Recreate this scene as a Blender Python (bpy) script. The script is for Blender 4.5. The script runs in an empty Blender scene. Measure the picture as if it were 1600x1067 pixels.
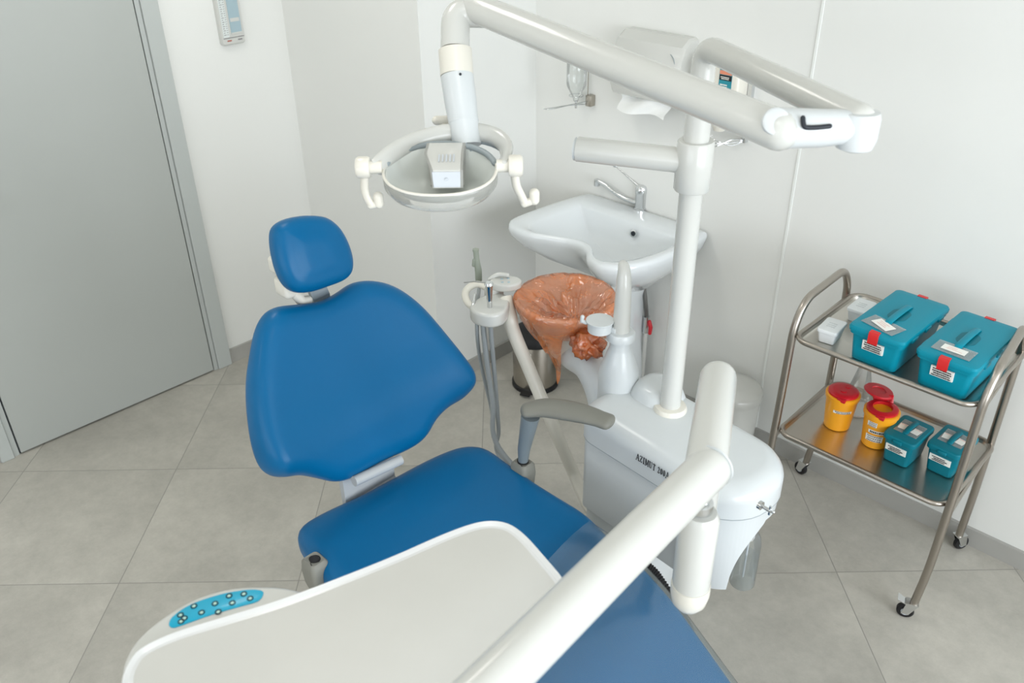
import bpy, bmesh, math, random
from mathutils import Vector, Matrix, noise
random.seed(7)
SC = bpy.context.scene
COL = SC.collection
PI = math.pi

# ---------------------------------------------------------------- camera model (metres; +X along the back wall, +Y towards it)
CAM = Vector((2.85593, -0.14401, 2.17663))
RT = Vector((0.71396627, 0.70008461, -0.01156261))
UP = Vector((-0.35040649, 0.37155412, 0.85974579))
FW = Vector((-0.60619094, 0.60977788, -0.51059131))
FPX = 1370.703

def ray(x, y):
    return RT * ((x - 800) / FPX) - UP * ((y - 533.5) / FPX) + FW
def onz(x, y, z):
    d = ray(x, y); return CAM + d * ((z - CAM.z) / d.z)
def onX(x, y, X):
    d = ray(x, y); return CAM + d * ((X - CAM.x) / d.x)
def onY(x, y, Y):
    d = ray(x, y); return CAM + d * ((Y - CAM.y) / d.y)
def ond(x, y, D):
    return CAM + ray(x, y) * D
def onplane(x, y, P, n):
    d = ray(x, y); return CAM + d * ((P - CAM).dot(n) / d.dot(n))

# ---------------------------------------------------------------- materials
def srgb(r, g, b):
    f = lambda c: (c / 255 / 12.92) if c / 255 <= .04045 else ((c / 255 + .055) / 1.055) ** 2.4
    return (f(r), f(g), f(b), 1)
MATS = {}
def mat(name, col, rough=.5, metal=0, coat=0, trans=0, alpha=1, bump=0, bscale=200, spec=.5, ior=1.45, vary=0, vscale=3, sheen=0):
    m = bpy.data.materials.new(name); m.use_nodes = True
    nt = m.node_tree; b = nt.nodes['Principled BSDF']
    c = srgb(*col)
    b.inputs['Base Color'].default_value = c
    b.inputs['Roughness'].default_value = rough
    b.inputs['Metallic'].default_value = metal
    b.inputs['Coat Weight'].default_value = coat
    b.inputs['Coat Roughness'].default_value = .08
    b.inputs['Transmission Weight'].default_value = trans
    b.inputs['Alpha'].default_value = alpha
    b.inputs['Specular IOR Level'].default_value = spec
    b.inputs['IOR'].default_value = ior
    tc = nt.nodes.new('ShaderNodeTexCoord')
    n = nt.nodes.new('ShaderNodeTexNoise'); n.inputs['Scale'].default_value = vscale; n.inputs['Detail'].default_value = 4
    nt.links.new(tc.outputs['Object'], n.inputs['Vector'])
    v = vary if vary else .015
    mr = nt.nodes.new('ShaderNodeMapRange'); mr.inputs['To Min'].default_value = 1 - v; mr.inputs['To Max'].default_value = 1 + v
    nt.links.new(n.outputs['Fac'], mr.inputs['Value'])
    mx = nt.nodes.new('ShaderNodeVectorMath'); mx.operation = 'SCALE'; mx.inputs[0].default_value = c[:3]
    nt.links.new(mr.outputs['Result'], mx.inputs['Scale']); nt.links.new(mx.outputs['Vector'], b.inputs['Base Color'])
    if bump:
        n2 = nt.nodes.new('ShaderNodeTexNoise'); n2.inputs['Scale'].default_value = bscale; n2.inputs['Detail'].default_value = 3
        nt.links.new(tc.outputs['Object'], n2.inputs['Vector'])
        bp = nt.nodes.new('ShaderNodeBump'); bp.inputs['Strength'].default_value = bump; bp.inputs['Distance'].default_value = .002
        nt.links.new(n2.outputs['Fac'], bp.inputs['Height']); nt.links.new(bp.outputs['Normal'], b.inputs['Normal'])
    MATS[name] = m
    return m

M_wall = mat('wall_paint', (227, 228, 224), .42, bump=.05, bscale=60, vary=.01)
M_ceil = mat('ceiling_paint', (232, 231, 226), .8)
M_door = mat('door_laminate', (173, 177, 173), .38)
M_doorframe = mat('door_frame_laminate', (182, 187, 184), .4)
M_seam = mat('wall_joint_white', (232, 235, 231), .4)
M_base = mat('baseboard_tile', (166, 165, 160), .5, vary=.05, vscale=12)
M_blue = mat('blue_vinyl', (0, 93, 142), .36, coat=.04, bump=.12, bscale=420, spec=.24)
M_white = mat('white_enamel', (201, 202, 197), .24, coat=.35)
M_whitecool = mat('white_plastic', (204, 209, 210), .28, coat=.2)
M_cream = mat('cream_plastic', (222, 219, 208), .3, coat=.2)
M_mat = mat('tray_mat_white', (206, 206, 201), .42, bump=.05, bscale=30, vary=.03, vscale=9)
M_tray = mat('tray_white', (226, 228, 228), .25, coat=.3)
M_key = mat('keypad_blue', (0, 165, 200), .35, coat=.2)
M_keyring = mat('key_symbol_dark', (20, 60, 70), .5)
M_keydot = mat('key_symbol_light', (190, 225, 210), .4)
M_greyarm = mat('armrest_grey_rubber', (122, 122, 114), .5, bump=.05)
M_greypost = mat('armrest_grey_metal', (118, 128, 132), .35)
M_bracket = mat('grey_painted_metal', (172, 176, 178), .35)
M_black = mat('black_rubber', (22, 22, 24), .55)
M_dark = mat('dark_slot', (30, 36, 44), .5)
M_chrome = mat('chrome', (215, 217, 218), .12, metal=1)
M_steel = mat('brushed_steel', (178, 172, 162), .27, metal=1, bump=.04, bscale=90)
M_tube = mat('satin_steel_tube', (172, 165, 156), .3, metal=1)
M_sheet = mat('steel_tray_sheet', (206, 202, 194), .31, metal=1, vary=.05, vscale=5)
M_ceramic = mat('white_ceramic', (224, 229, 231), .1, coat=.6)
M_teal = mat('teal_plastic', (0, 136, 158), .4, spec=.3)
M_tealdark = mat('dark_teal_plastic', (0, 112, 128), .42, spec=.3)
M_redlatch = mat('red_latch_plastic', (208, 36, 36), .35)
M_redlid = mat('red_lid_plastic', (196, 22, 38), .35, coat=.2)
M_yellow = mat('yellow_plastic', (240, 164, 28), .38, coat=.1)
M_label = mat('paper_label', (238, 238, 232), .6)
M_ink = mat('black_ink', (28, 28, 32), .5)
M_inkg = mat('grey_ink', (120, 118, 120), .6)
M_pink = mat('pale_pink_ink', (226, 170, 160), .6)
M_greyhose = mat('grey_hose', (150, 156, 158), .4)
M_greyhp = mat('grey_green_plastic', (150, 158, 146), .45)
M_softwhite = mat('white_polypropylene', (228, 232, 233), .35)
M_screen = mat('thermometer_blue_card', (160, 182, 190), .4)
M_glassdark = mat('scale_card', (214, 220, 218), .4)
M_redink = mat('red_mark', (170, 80, 60), .5)
M_redvalve = mat('red_handle', (196, 40, 50), .35)
M_tealabel = mat('teal_label', (40, 140, 155), .45)
M_orlabel = mat('orange_label', (222, 140, 110), .45)
M_paper = mat('paper_towel', (238, 240, 238), .8, bump=.2, bscale=150)
M_braid = mat('braided_hose', (130, 130, 128), .35, metal=.8, bump=.6, bscale=500)
M_reflector = mat('lamp_reflector', (220, 224, 220), .22, metal=.35)
M_greyseal = mat('grey_seal', (150, 160, 164), .4)
M_cloudy = mat('housing_grey', (196, 202, 208), .35)

def thin_clear(name, col, fac, rough=.08, spec_mix=.12, tint=.12, crumple=0):
    """thin transparent film: transparent + a little diffuse/translucent + gloss"""
    m = bpy.data.materials.new(name); m.use_nodes = True
    nt = m.node_tree; nt.nodes.clear()
    out = nt.nodes.new('ShaderNodeOutputMaterial')
    tr = nt.nodes.new('ShaderNodeBsdfTransparent')
    tr.inputs['Color'].default_value = (*[1 - (1 - c) * tint for c in srgb(*col)[:3]], 1)
    di = nt.nodes.new('ShaderNodeBsdfDiffuse'); di.inputs['Color'].default_value = srgb(*col)
    tl = nt.nodes.new('ShaderNodeBsdfTranslucent'); tl.inputs['Color'].default_value = srgb(*col)
    dm = nt.nodes.new('ShaderNodeMixShader'); dm.inputs[0].default_value = .4
    nt.links.new(di.outputs[0], dm.inputs[1]); nt.links.new(tl.outputs[0], dm.inputs[2])
    m1 = nt.nodes.new('ShaderNodeMixShader'); m1.inputs[0].default_value = fac
    nt.links.new(tr.outputs[0], m1.inputs[1]); nt.links.new(dm.outputs[0], m1.inputs[2])
    gl = nt.nodes.new('ShaderNodeBsdfGlossy'); gl.inputs['Roughness'].default_value = rough
    lw = nt.nodes.new('ShaderNodeLayerWeight'); lw.inputs['Blend'].default_value = .25
    mp = nt.nodes.new('ShaderNodeMath'); mp.operation = 'MULTIPLY_ADD'; mp.inputs[1].default_value = .7; mp.inputs[2].default_value = spec_mix * .3
    nt.links.new(lw.outputs['Fresnel'], mp.inputs[0])
    m2 = nt.nodes.new('ShaderNodeMixShader'); nt.links.new(mp.outputs[0], m2.inputs[0])
    nt.links.new(m1.outputs[0], m2.inputs[1]); nt.links.new(gl.outputs[0], m2.inputs[2])
    nt.links.new(m2.outputs[0], out.inputs[0])
    if crumple:
        tc = nt.nodes.new('ShaderNodeTexCoord'); n1 = nt.nodes.new('ShaderNodeTexNoise'); n1.inputs['Scale'].default_value = 11; n1.inputs['Detail'].default_value = 2; n1.inputs['Distortion'].default_value = 1.2
        nt.links.new(tc.outputs['Object'], n1.inputs['Vector'])
        bp = nt.nodes.new('ShaderNodeBump'); bp.inputs['Strength'].default_value = 1.0; bp.inputs['Distance'].default_value = crumple
        nt.links.new(n1.outputs['Fac'], bp.inputs['Height'])
        for nd in (di, tl, gl): nt.links.new(bp.outputs[0], nd.inputs['Normal'])
        mr = nt.nodes.new('ShaderNodeMapRange'); mr.inputs['From Min'].default_value = .35; mr.inputs['From Max'].default_value = .65; mr.inputs['To Min'].default_value = fac * .55; mr.inputs['To Max'].default_value = fac * 1.45
        nt.links.new(n1.outputs['Fac'], mr.inputs['Value']); nt.links.new(mr.outputs[0], m1.inputs[0])
    return m
M_bag = thin_clear('orange_bag_film', (255, 148, 66), .42, .17, .3, .28, .02)
M_film = thin_clear('clear_cover_film', (196, 226, 232), .09, .12, .15)
M_clear = thin_clear('clear_plastic', (226, 234, 232), .10, .05)
M_shield = thin_clear('lamp_shield_clear', (240, 240, 232), .30, .08)
M_water = thin_clear('bottle_water', (205, 216, 216), .16, .05)
M_pouch = thin_clear('clear_pouch', (215, 228, 230), .28, .15)
M_window = thin_clear('window_glass', (250, 252, 252), .02, .02)

def floor_material():
    m = bpy.data.materials.new('floor_tiles'); m.use_nodes = True
    nt = m.node_tree; b = nt.nodes['Principled BSDF']; L = nt.links.new
    N = lambda t: nt.nodes.new(t)
    geo = N('ShaderNodeNewGeometry'); sep = N('ShaderNodeSeparateXYZ'); L(geo.outputs['Position'], sep.inputs[0])
    def math_(op, a, b_=None, c=None):
        n = N('ShaderNodeMath'); n.operation = op
        for i, v in enumerate((a, b_, c)):
            if v is None: continue
            if isinstance(v, (int, float)): n.inputs[i].default_value = v
            else: L(v, n.inputs[i])
        return n.outputs[0]
    k = .70710678 / .6
    gx = math_('MULTIPLY', math_('ADD', sep.outputs[0], sep.outputs[1]), k)
    gy = math_('MULTIPLY', math_('SUBTRACT', sep.outputs[1], sep.outputs[0]), k)
    def edge(g):
        fr = math_('FRACT', math_('ADD', g, 50.0)); return math_('MINIMUM', fr, math_('SUBTRACT', 1.0, fr))
    e = math_('MINIMUM', edge(gx), edge(gy))
    grout = N('ShaderNodeMapRange'); L(e, grout.inputs['Value']); grout.inputs['From Min'].default_value = .0014; grout.inputs['From Max'].default_value = .0036
    cmb = N('ShaderNodeCombineXYZ'); L(math_('FLOOR', gx), cmb.inputs[0]); L(math_('FLOOR', gy), cmb.inputs[1])
    wn = N('ShaderNodeTexWhiteNoise'); wn.noise_dimensions = '3D'; L(cmb.outputs[0], wn.inputs['Vector'])
    # mottling, offset per tile so the pattern breaks at the joints
    off = N('ShaderNodeVectorMath'); off.operation = 'MULTIPLY_ADD'; L(wn.outputs['Color'], off.inputs[0]); off.inputs[1].default_value = (9, 9, 9); L(geo.outputs['Position'], off.inputs[2])
    def nz(scale, det, lo, hi, rough=.6):
        n = N('ShaderNodeTexNoise'); n.inputs['Scale'].default_value = scale; n.inputs['Detail'].default_value = det; n.inputs['Roughness'].default_value = rough
        L(off.outputs[0], n.inputs['Vector'])
        r = N('ShaderNodeMapRange'); r.inputs['From Min'].default_value = .3; r.inputs['From Max'].default_value = .7; r.inputs['To Min'].default_value = lo; r.inputs['To Max'].default_value = hi
        L(n.outputs['Fac'], r.inputs['Value']); return r.outputs[0], n.outputs['Fac']
    a, _ = nz(2.6, 5, .86, 1.13); c, fine = nz(22, 7, .90, 1.10, .8)
    t = N('ShaderNodeMapRange'); t.inputs['To Min'].default_value = .96; t.inputs['To Max'].default_value = 1.04; L(wn.outputs['Value'], t.inputs['Value'])
    s = math_('MULTIPLY', math_('MULTIPLY', a, c), t.outputs[0])
    vm = N('ShaderNodeVectorMath'); vm.operation = 'SCALE'; vm.inputs[0].default_value = srgb(176, 173, 164)[:3]; L(s, vm.inputs['Scale'])
    mix = N('ShaderNodeMix'); mix.data_type = 'RGBA'; L(grout.outputs[0], mix.inputs['Factor'])
    mix.inputs['A'].default_value = srgb(140, 138, 131); L(vm.outputs[0], mix.inputs['B']); L(mix.outputs['Result'], b.inputs['Base Color'])
    b.inputs['Roughness'].default_value = .42
    bp = N('ShaderNodeBump'); bp.inputs['Strength'].default_value = .25; bp.inputs['Distance'].default_value = .002
    hh = math_('ADD', math_('MULTIPLY', fine, .15), grout.outputs[0]); L(hh, bp.inputs['Height']); L(bp.outputs[0], b.inputs['Normal'])
    return m
M_floor = floor_material()

# ---------------------------------------------------------------- object helpers
PM = {}
def world_of(o):
    return PM.get(o.name, Matrix.Identity(4)) if o else Matrix.Identity(4)
def link_mesh(name, bm, m, parent=None, smooth=True, local=False, angle=40):
    """one mesh object; the shape is given in world space unless local=True"""
    bmesh.ops.recalc_face_normals(bm, faces=bm.faces)
    if parent and not local:
        bm.transform(world_of(parent).inverted())
    me = bpy.data.meshes.new(name); bm.to_mesh(me); bm.free()
    if smooth:
        for p in me.polygons: p.use_smooth = True
        try: me.set_sharp_from_angle(angle=math.radians(angle))
        except Exception: pass
    me.materials.append(m)
    o = bpy.data.objects.new(name, me); COL.objects.link(o)
    if parent:
        o.parent = parent; PM[o.name] = world_of(parent)
    return o
obj = link_mesh
def tag(o, label, cat, group=None, kind=None):
    o['label'] = label; o['category'] = cat
    if group: o['group'] = group
    if kind: o['kind'] = kind
    return o
def struct(name, bm, m, parent=None, smooth=False):
    o = obj(name, bm, m, parent, smooth)
    if not parent: o['kind'] = 'structure'
    return o
def thing(name, label, cat, loc=(0, 0, 0), rz=0, group=None):
    o = bpy.data.objects.new(name, None); COL.objects.link(o)
    o.location = loc; o.rotation_euler = (0, 0, rz); o.empty_display_size = .05
    PM[o.name] = Matrix.Translation(Vector(loc)) @ Matrix.Rotation(rz, 4, 'Z')
    return tag(o, label, cat, group)
def dup(root, loc, rz, label, group=None):
    r = root.copy(); COL.objects.link(r); r.location = loc; r.rotation_euler = (0, 0, rz); r['label'] = label
    if group: r['group'] = group
    PM[r.name] = Matrix.Translation(Vector(loc)) @ Matrix.Rotation(rz, 4, 'Z')
    for ch in list(root.children):
        c = ch.copy(); COL.objects.link(c); c.parent = r; PM[c.name] = PM[r.name]
        for g in list(ch.children):
            d = g.copy(); COL.objects.link(d); d.parent = c; PM[d.name] = PM[r.name]
    return r

# ---------------------------------------------------------------- shape helpers (all add to a bmesh)
def NB(): return bmesh.new()
def add_box(bm, x0, x1, y0, y1, z0, z1, bev=0, seg=3, mtx=None):
    vs = [bm.verts.new((x, y, z)) for x in (x0, x1) for y in (y0, y1) for z in (z0, z1)]
    q = [(0, 1, 3, 2), (4, 6, 7, 5), (0, 4, 5, 1), (2, 3, 7, 6), (0, 2, 6, 4), (1, 5, 7, 3)]
    fs = [bm.faces.new([vs[i] for i in f]) for f in q]
    es = list({e for f in fs for e in f.edges})
    if mtx is not None: bmesh.ops.transform(bm, matrix=mtx, verts=vs)
    if bev: bmesh.ops.bevel(bm, geom=es, offset=bev, segments=seg, profile=.5, affect='EDGES')
    return bm
def catmull(pts, n=8, closed=False):
    P = [Vector(p) for p in pts]; out = []; N_ = len(P)
    rng = range(N_) if closed else range(N_ - 1)
    for i in rng:
        if closed: a, b, c, d = P[(i - 1) % N_], P[i], P[(i + 1) % N_], P[(i + 2) % N_]
        else: a, b, c, d = P[max(i - 1, 0)], P[i], P[i + 1], P[min(i + 2, N_ - 1)]
        for k in range(n):
            t = k / n
            out.append(.5 * ((2 * b) + (c - a) * t + (2 * a - 5 * b + 4 * c - d) * t * t + (3 * b - a - 3 * c + d) * t ** 3))
    if not closed: out.append(P[-1])
    return out
def fillet(pts, r, n=6):
    """polyline with rounded corners"""
    P = [Vector(p) for p in pts]; out = [P[0]]
    for i in range(1, len(P) - 1):
        a, b, c = P[i - 1], P[i], P[i + 1]
        rr = r[i] if isinstance(r, (list, tuple)) else r
        u = (a - b); v = (c - b); k = min(rr, u.length * .48, v.length * .48)
        p0 = b + u.normalized() * k; p1 = b + v.normalized() * k
        for j in range(n + 1):
            t = j / n; out.append(p0 * (1 - t) ** 2 + b * 2 * t * (1 - t) + p1 * t * t)
    out.append(P[-1]); return out
def add_tube(bm, pts, r, n=16, cap=True, closed=False, dome=False, sx=1.0, ref=None):
    P = [Vector(p) for p in pts]
    R_ = [r] * len(P) if isinstance(r, (int, float)) else list(r)
    if dome:   # rounded ends
        def domed(p, t, rr):
            return [(p + t * rr * math.sin(a), rr * math.cos(a)) for a in (math.radians(20), math.radians(42), math.radians(62), math.radians(80))]
        ends = (True, True) if dome is True else dome
        if ends[1]:
            ex = domed(P[-1], (P[-1] - P[-2]).normalized(), R_[-1]); P += [e[0] for e in ex]; R_ += [e[1] for e in ex]
        if ends[0]:
            ex = domed(P[0], (P[0] - P[1]).normalized(), R_[0])[::-1]; P = [e[0] for e in ex] + P; R_ = [e[1] for e in ex] + R_
    N_ = len(P); rings = []
    T = []
    for i in range(N_):
        if closed: t = P[(i + 1) % N_] - P[(i - 1) % N_]
        else: t = P[min(i + 1, N_ - 1)] - P[max(i - 1, 0)]
        T.append(t.normalized())
    nrm = Vector(ref) if ref else (Vector((0, 0, 1)) if abs(T[0].z) < .9 else Vector((1, 0, 0)))
    nrm = (nrm - T[0] * nrm.dot(T[0])).normalized()
    for i in range(N_):
        nrm = (nrm - T[i] * nrm.dot(T[i])).normalized(); bi = T[i].cross(nrm)
        rings.append([bm.verts.new(P[i] + (nrm * math.cos(2 * PI * k / n) * R_[i] + bi * math.sin(2 * PI * k / n) * R_[i] * sx)) for k in range(n)])
    for i in range(N_ if closed else N_ - 1):
        a, b = rings[i], rings[(i + 1) % N_]
        for k in range(n): bm.faces.new((a[k], a[(k + 1) % n], b[(k + 1) % n], b[k]))
    if cap and not closed:
        bm.faces.new(rings[0][::-1]); bm.faces.new(rings[-1])
    return bm
def add_lathe(bm, prof, c=(0, 0, 0), n=32, axis=(0, 0, 1), cap=True):
    """prof: list of (radius, height)"""
    c = Vector(c); q = Vector((0, 0, 1)).rotation_difference(Vector(axis).normalized()); rings = []
    for r, h in prof:
        rings.append([bm.verts.new(c + q @ Vector((max(r, 1e-5) * math.cos(2 * PI * k / n), max(r, 1e-5) * math.sin(2 * PI * k / n), h))) for k in range(n)])
    for a, b in zip(rings, rings[1:]):
        for k in range(n): bm.faces.new((a[k], a[(k + 1) % n], b[(k + 1) % n], b[k]))
    if cap: bm.faces.new(rings[0][::-1]); bm.faces.new(rings[-1])
    return bm
def loft(bm, loops, cap0=True, cap1=True):
    R_ = [[bm.verts.new(p) for p in lp] for lp in loops]; n = len(R_[0])
    for a, b in zip(R_, R_[1:]):
        for k in range(n): bm.faces.new((a[k], a[(k + 1) % n], b[(k + 1) % n], b[k]))
    if cap0: bm.faces.new(R_[0][::-1])
    if cap1: bm.faces.new(R_[-1])
    return bm
def inset2(loop, d):
    """inset a closed 2-D loop (list of (a,b)) by d along smoothed normals"""
    n = len(loop); area = sum(loop[i][0] * loop[(i + 1) % n][1] - loop[(i + 1) % n][0] * loop[i][1] for i in range(n))
    sg = 1 if area > 0 else -1; out = []
    for i in range(n):
        ax, ay = loop[i - 1]; bx, by = loop[(i + 1) % n]; tx, ty = bx - ax, by - ay; l = math.hypot(tx, ty) or 1
        out.append((loop[i][0] - sg * ty / l * d, loop[i][1] + sg * tx / l * d))
    return out
def resample(loop, n=150, smooth=2):
    L_ = [0]
    m = len(loop)
    for i in range(m): L_.append(L_[-1] + math.dist(loop[i], loop[(i + 1) % m]))
    out = []; j = 0
    for k in range(n):
        t = L_[-1] * k / n
        while L_[j + 1] < t: j += 1
        f = (t - L_[j]) / max(1e-9, L_[j + 1] - L_[j]); a, c_ = loop[j], loop[(j + 1) % m]
        out.append((a[0] + (c_[0] - a[0]) * f, a[1] + (c_[1] - a[1]) * f))
    for _ in range(smooth): out = [((out[i - 1][0] + 2 * out[i][0] + out[(i + 1) % n][0]) / 4, (out[i - 1][1] + 2 * out[i][1] + out[(i + 1) % n][1]) / 4) for i in range(n)]
    return out
def rrect(x0, x1, y0, y1, r, n=6):
    out = []
    for cx, cy, a0 in ((x1 - r, y1 - r, 0), (x0 + r, y1 - r, 90), (x0 + r, y0 + r, 180), (x1 - r, y0 + r, 270)):
        for k in range(n + 1):
            a = math.radians(a0 + 90 * k / n); out.append((cx + r * math.cos(a), cy + r * math.sin(a)))
    return out
def scale2(loop, s, c=None):
    if c is None: c = (sum(p[0] for p in loop) / len(loop), sum(p[1] for p in loop) / len(loop))
    return [(c[0] + (p[0] - c[0]) * s, c[1] + (p[1] - c[1]) * s) for p in loop]
def cushion(bm, loop, thick, r, frame, dish=0, crown=0, r2=None, rings=8):
    """padded cushion: loop in plane coords (a,b); frame=(origin, A, B, N); front face at +0, back at -thick; rounded edges r; interior displaced by crown/dish"""
    O, A, B, Nn = frame; r2 = r2 or r
    cen = (sum(p[0] for p in loop) / len(loop), sum(p[1] for p in loop) / len(loop))
    def P(p, h): return O + A * p[0] + B * p[1] + Nn * h
    loops = []
    back = inset2(loop, r2)
    for s in (.35, .7): loops.append([P(p, -thick) for p in scale2(back, s, cen)])
    for k in range(6):
        a = PI / 2 * k / 5; loops.append([P(p, -thick + r2 * (1 - math.cos(a))) for p in inset2(loop, r2 * (1 - math.sin(a)))])
    for k in range(7):
        a = PI / 2 * k / 6; loops.append([P(p, -r * (1 - math.sin(a))) for p in inset2(loop, r * (1 - math.cos(a)))])
    inner = inset2(loop, r)
    for k in range(1, rings + 1):
        s = 1 - k / (rings + .6)
        t = 1 - s; hh = crown * math.sin(min(1, t * 1.6) * PI / 2) - dish * (1 - s * s) ** 1.5
        loops.append([P(p, hh) for p in scale2(inner, s, cen)])
    return loft(bm, loops)
def slab(bm, loop, z0, z1, r=0, n=4, r0=0):
    """vertical-sided plate from a 2-D loop with rounded top (r) and bottom (r0) edges"""
    L_ = []
    if r0: L_ += [[(*p, z0 + r0 * (1 - math.cos(PI / 2 * k / n))) for p in inset2(loop, r0 * (1 - math.sin(PI / 2 * k / n)))] for k in range(n + 1)]
    else: L_.append([(*p, z0) for p in loop])
    if r: L_ += [[(*p, z1 - r * (1 - math.sin(PI / 2 * k / n))) for p in inset2(loop, r * (1 - math.cos(PI / 2 * k / n)))] for k in range(n + 1)]
    else: L_.append([(*p, z1) for p in loop])
    return loft(bm, L_)
def panel(bm, quad, t):
    """thin quad plate with thickness t along its normal"""
    q = [Vector(p) for p in quad]; n = (q[1] - q[0]).cross(q[3] - q[0]).normalized() * t
    return loft(bm, [[*q], [p + n for p in q]])
def scribble(bm, O, U, V, w, h, rows, t=.0006, seed=0, cover=.8, lh=.55):
    """rows of small word-like ink dashes on a label: O corner, U right, V down (unit)"""
    rnd = random.Random(seed); O, U, V = Vector(O), Vector(U).normalized(), Vector(V).normalized(); Nn = V.cross(U).normalized() * t
    rh = h / rows
    for k in range(rows):
        x = rnd.uniform(0, .12) * w; end = w * rnd.uniform(cover, 1)
        while x < end:
            l = rnd.uniform(.03, .09) * w; l = min(l, end - x)
            y0 = k * rh + rh * (1 - lh) / 2; y1 = y0 + rh * lh * rnd.uniform(.8, 1)
            q = [O + U * x + V * y0, O + U * (x + l) + V * y0, O + U * (x + l) + V * y1, O + U * x + V * y1]
            loft(bm, [q, [p + Nn for p in q]]); x += l + .014 * w
    return bm
Z = Vector((0, 0, 1)); X_ = Vector((1, 0, 0)); Y_ = Vector((0, 1, 0))

# ================================================================ the room
XL, XS, YS, YB, XR, YF, HC = -.56, .325, 1.95, 2.565, 5.4, -3.6, 2.95
b = NB(); add_box(b, XL - .1, XR + .1, YF - .1, YB + .1, -.06, 0); struct('floor', b, M_floor)
b = NB(); add_box(b, XL - .1, XR + .1, YF - .1, YB + .1, HC, HC + .06); struct('ceiling', b, M_ceil)
b = NB(); add_box(b, XL - .1, XL, YF - .1, YS, 0, HC); struct('wall_left', b, M_wall)
b = NB(); add_box(b, XL - .1, XS, YS, YB + .1, 0, HC); struct('wall_column', b, M_wall)
b = NB(); add_box(b, XS, XR + .1, YB, YB + .1, 0, HC); struct('wall_back', b, M_wall)
wy0, wy1, wz0, wz1 = -1.4, 2.3, .55, 2.65
fx0, fx1 = .3, 4.3
b = NB(); add_box(b, XL - .1, fx0, YF - .1, YF, 0, HC); add_box(b, fx1, XR + .1, YF - .1, YF, 0, HC); add_box(b, fx0, fx1, YF - .1, YF, 0, wz0); add_box(b, fx0, fx1, YF - .1, YF, wz1, HC); struct('wall_front', b, M_wall)
wf = thing('added_fill_window', '', ''); del wf['label']; del wf['category']; wf['kind'] = 'structure'  # unseen window, added to let fill light reach the front-facing surfaces
b = NB()
for a0, a1, c0, c1 in ((fx0, fx1, wz0, wz0 + .06), (fx0, fx1, wz1 - .06, wz1), (fx0, fx0 + .06, wz0, wz1), (fx1 - .06, fx1, wz0, wz1), (2.27, 2.33, wz0, wz1)):
    add_box(b, a0, a1, YF - .08, YF - .02, c0, c1)
obj('window_frame', b, M_white, wf, smooth=False)
b = NB(); add_box(b, fx0 + .06, fx1 - .06, YF - .05, YF - .045, wz0 + .06, wz1 - .06); obj('window_pane', b, M_window, wf, smooth=False)
# right wall with the window opening
b = NB()
add_box(b, XR, XR + .1, YF, wy0, 0, HC); add_box(b, XR, XR + .1, wy1, YB, 0, HC)
add_box(b, XR, XR + .1, wy0, wy1, 0, wz0); add_box(b, XR, XR + .1, wy0, wy1, wz1, HC)
struct('wall_right', b, M_wall)
win = thing('window_1', '', ''); del win['label']; del win['category']; win['kind'] = 'structure'
b = NB()
for a0, a1, c0, c1 in ((wy0, wy1, wz0, wz0 + .06), (wy0, wy1, wz1 - .06, wz1), (wy0, wy0 + .06, wz0, wz1), (wy1 - .06, wy1, wz0, wz1), (.42, .48, wz0, wz1)):
    add_box(b, XR + .02, XR + .08, a0, a1, c0, c1)
obj('window_frame', b, M_white, win, smooth=False)
b = NB(); add_box(b, XR + .045, XR + .05, wy0 + .06, wy1 - .06, wz0 + .06, wz1 - .06); obj('window_pane', b, M_window, win, smooth=False)

def baseboard(name, a, c, nrm, h=.07, t=.012):
    a, c, nrm = Vector(a), Vector(c), Vector(nrm); b = NB()
    q = [a, c, c + nrm * t, a + nrm * t]; loft(b, [q, [p + Z * (h - .004) for p in q]])
    q2 = [a, c, c + nrm * (t + .001), a + nrm * (t + .001)]; loft(b, [[p + Z * (h - .004) for p in q2], [p + Z * h for p in q2]])
    return struct(name, b, M_base)
DY0, DY1 = .385, 1.408    # outer edges of the door frame
baseboard('baseboard_left', (XL, DY1, 0), (XL, YS, 0), (1, 0, 0))
baseboard('baseboard_front_left', (XL, YF, 0), (XL, DY0, 0), (1, 0, 0))
baseboard('baseboard_column_face', (XL + .012, YS, 0), (XS, YS, 0), (0, -1, 0))
baseboard('baseboard_column_side', (XS, YS - .012, 0), (XS, YB, 0), (1, 0, 0))
baseboard('baseboard_back', (XS + .012, YB, 0), (XR, YB, 0), (0, -1, 0))
b = NB(); add_box(b, 1.532, 1.542, YB - .0035, YB, .07, HC, .001, 1); struct('trim_1', b, M_seam)

# door: flush grey leaf in a flat grey frame
door = thing('door_1', '', ''); del door['label']; del door['category']; door['kind'] = 'structure'
dl0, dl1, dz1 = .458, 1.318, 2.08
b = NB(); add_box(b, XL, XL + .018, dl0 + .003, dl1 - .003, .008, dz1 - .003, .0015, 1); obj('door_leaf', b, M_door, door, smooth=False)
b = NB()
add_box(b, XL, XL + .012, dl1 + .003, dl1 + .022, 0, dz1 + .02); add_box(b, XL, XL + .022, dl1 + .024, DY1, 0, dz1 + .09, .002, 1)
add_box(b, XL, XL + .012, dl0 - .022, dl0 - .003, 0, dz1 + .02); add_box(b, XL, XL + .022, DY0, dl0 - .024, 0, dz1 + .09, .002, 1)
add_box(b, XL, XL + .022, dl0 - .024, dl1 + .024, dz1 + .012, dz1 + .09, .002, 1)
obj('door_frame', b, M_doorframe, door, smooth=False)
b = NB(); add_box(b, XL, XL + .004, dl0 - .004, dl1 + .004, 0, dz1 + .012); obj('door_gap_shadow_strip', b, M_dark, door, smooth=False)
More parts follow.
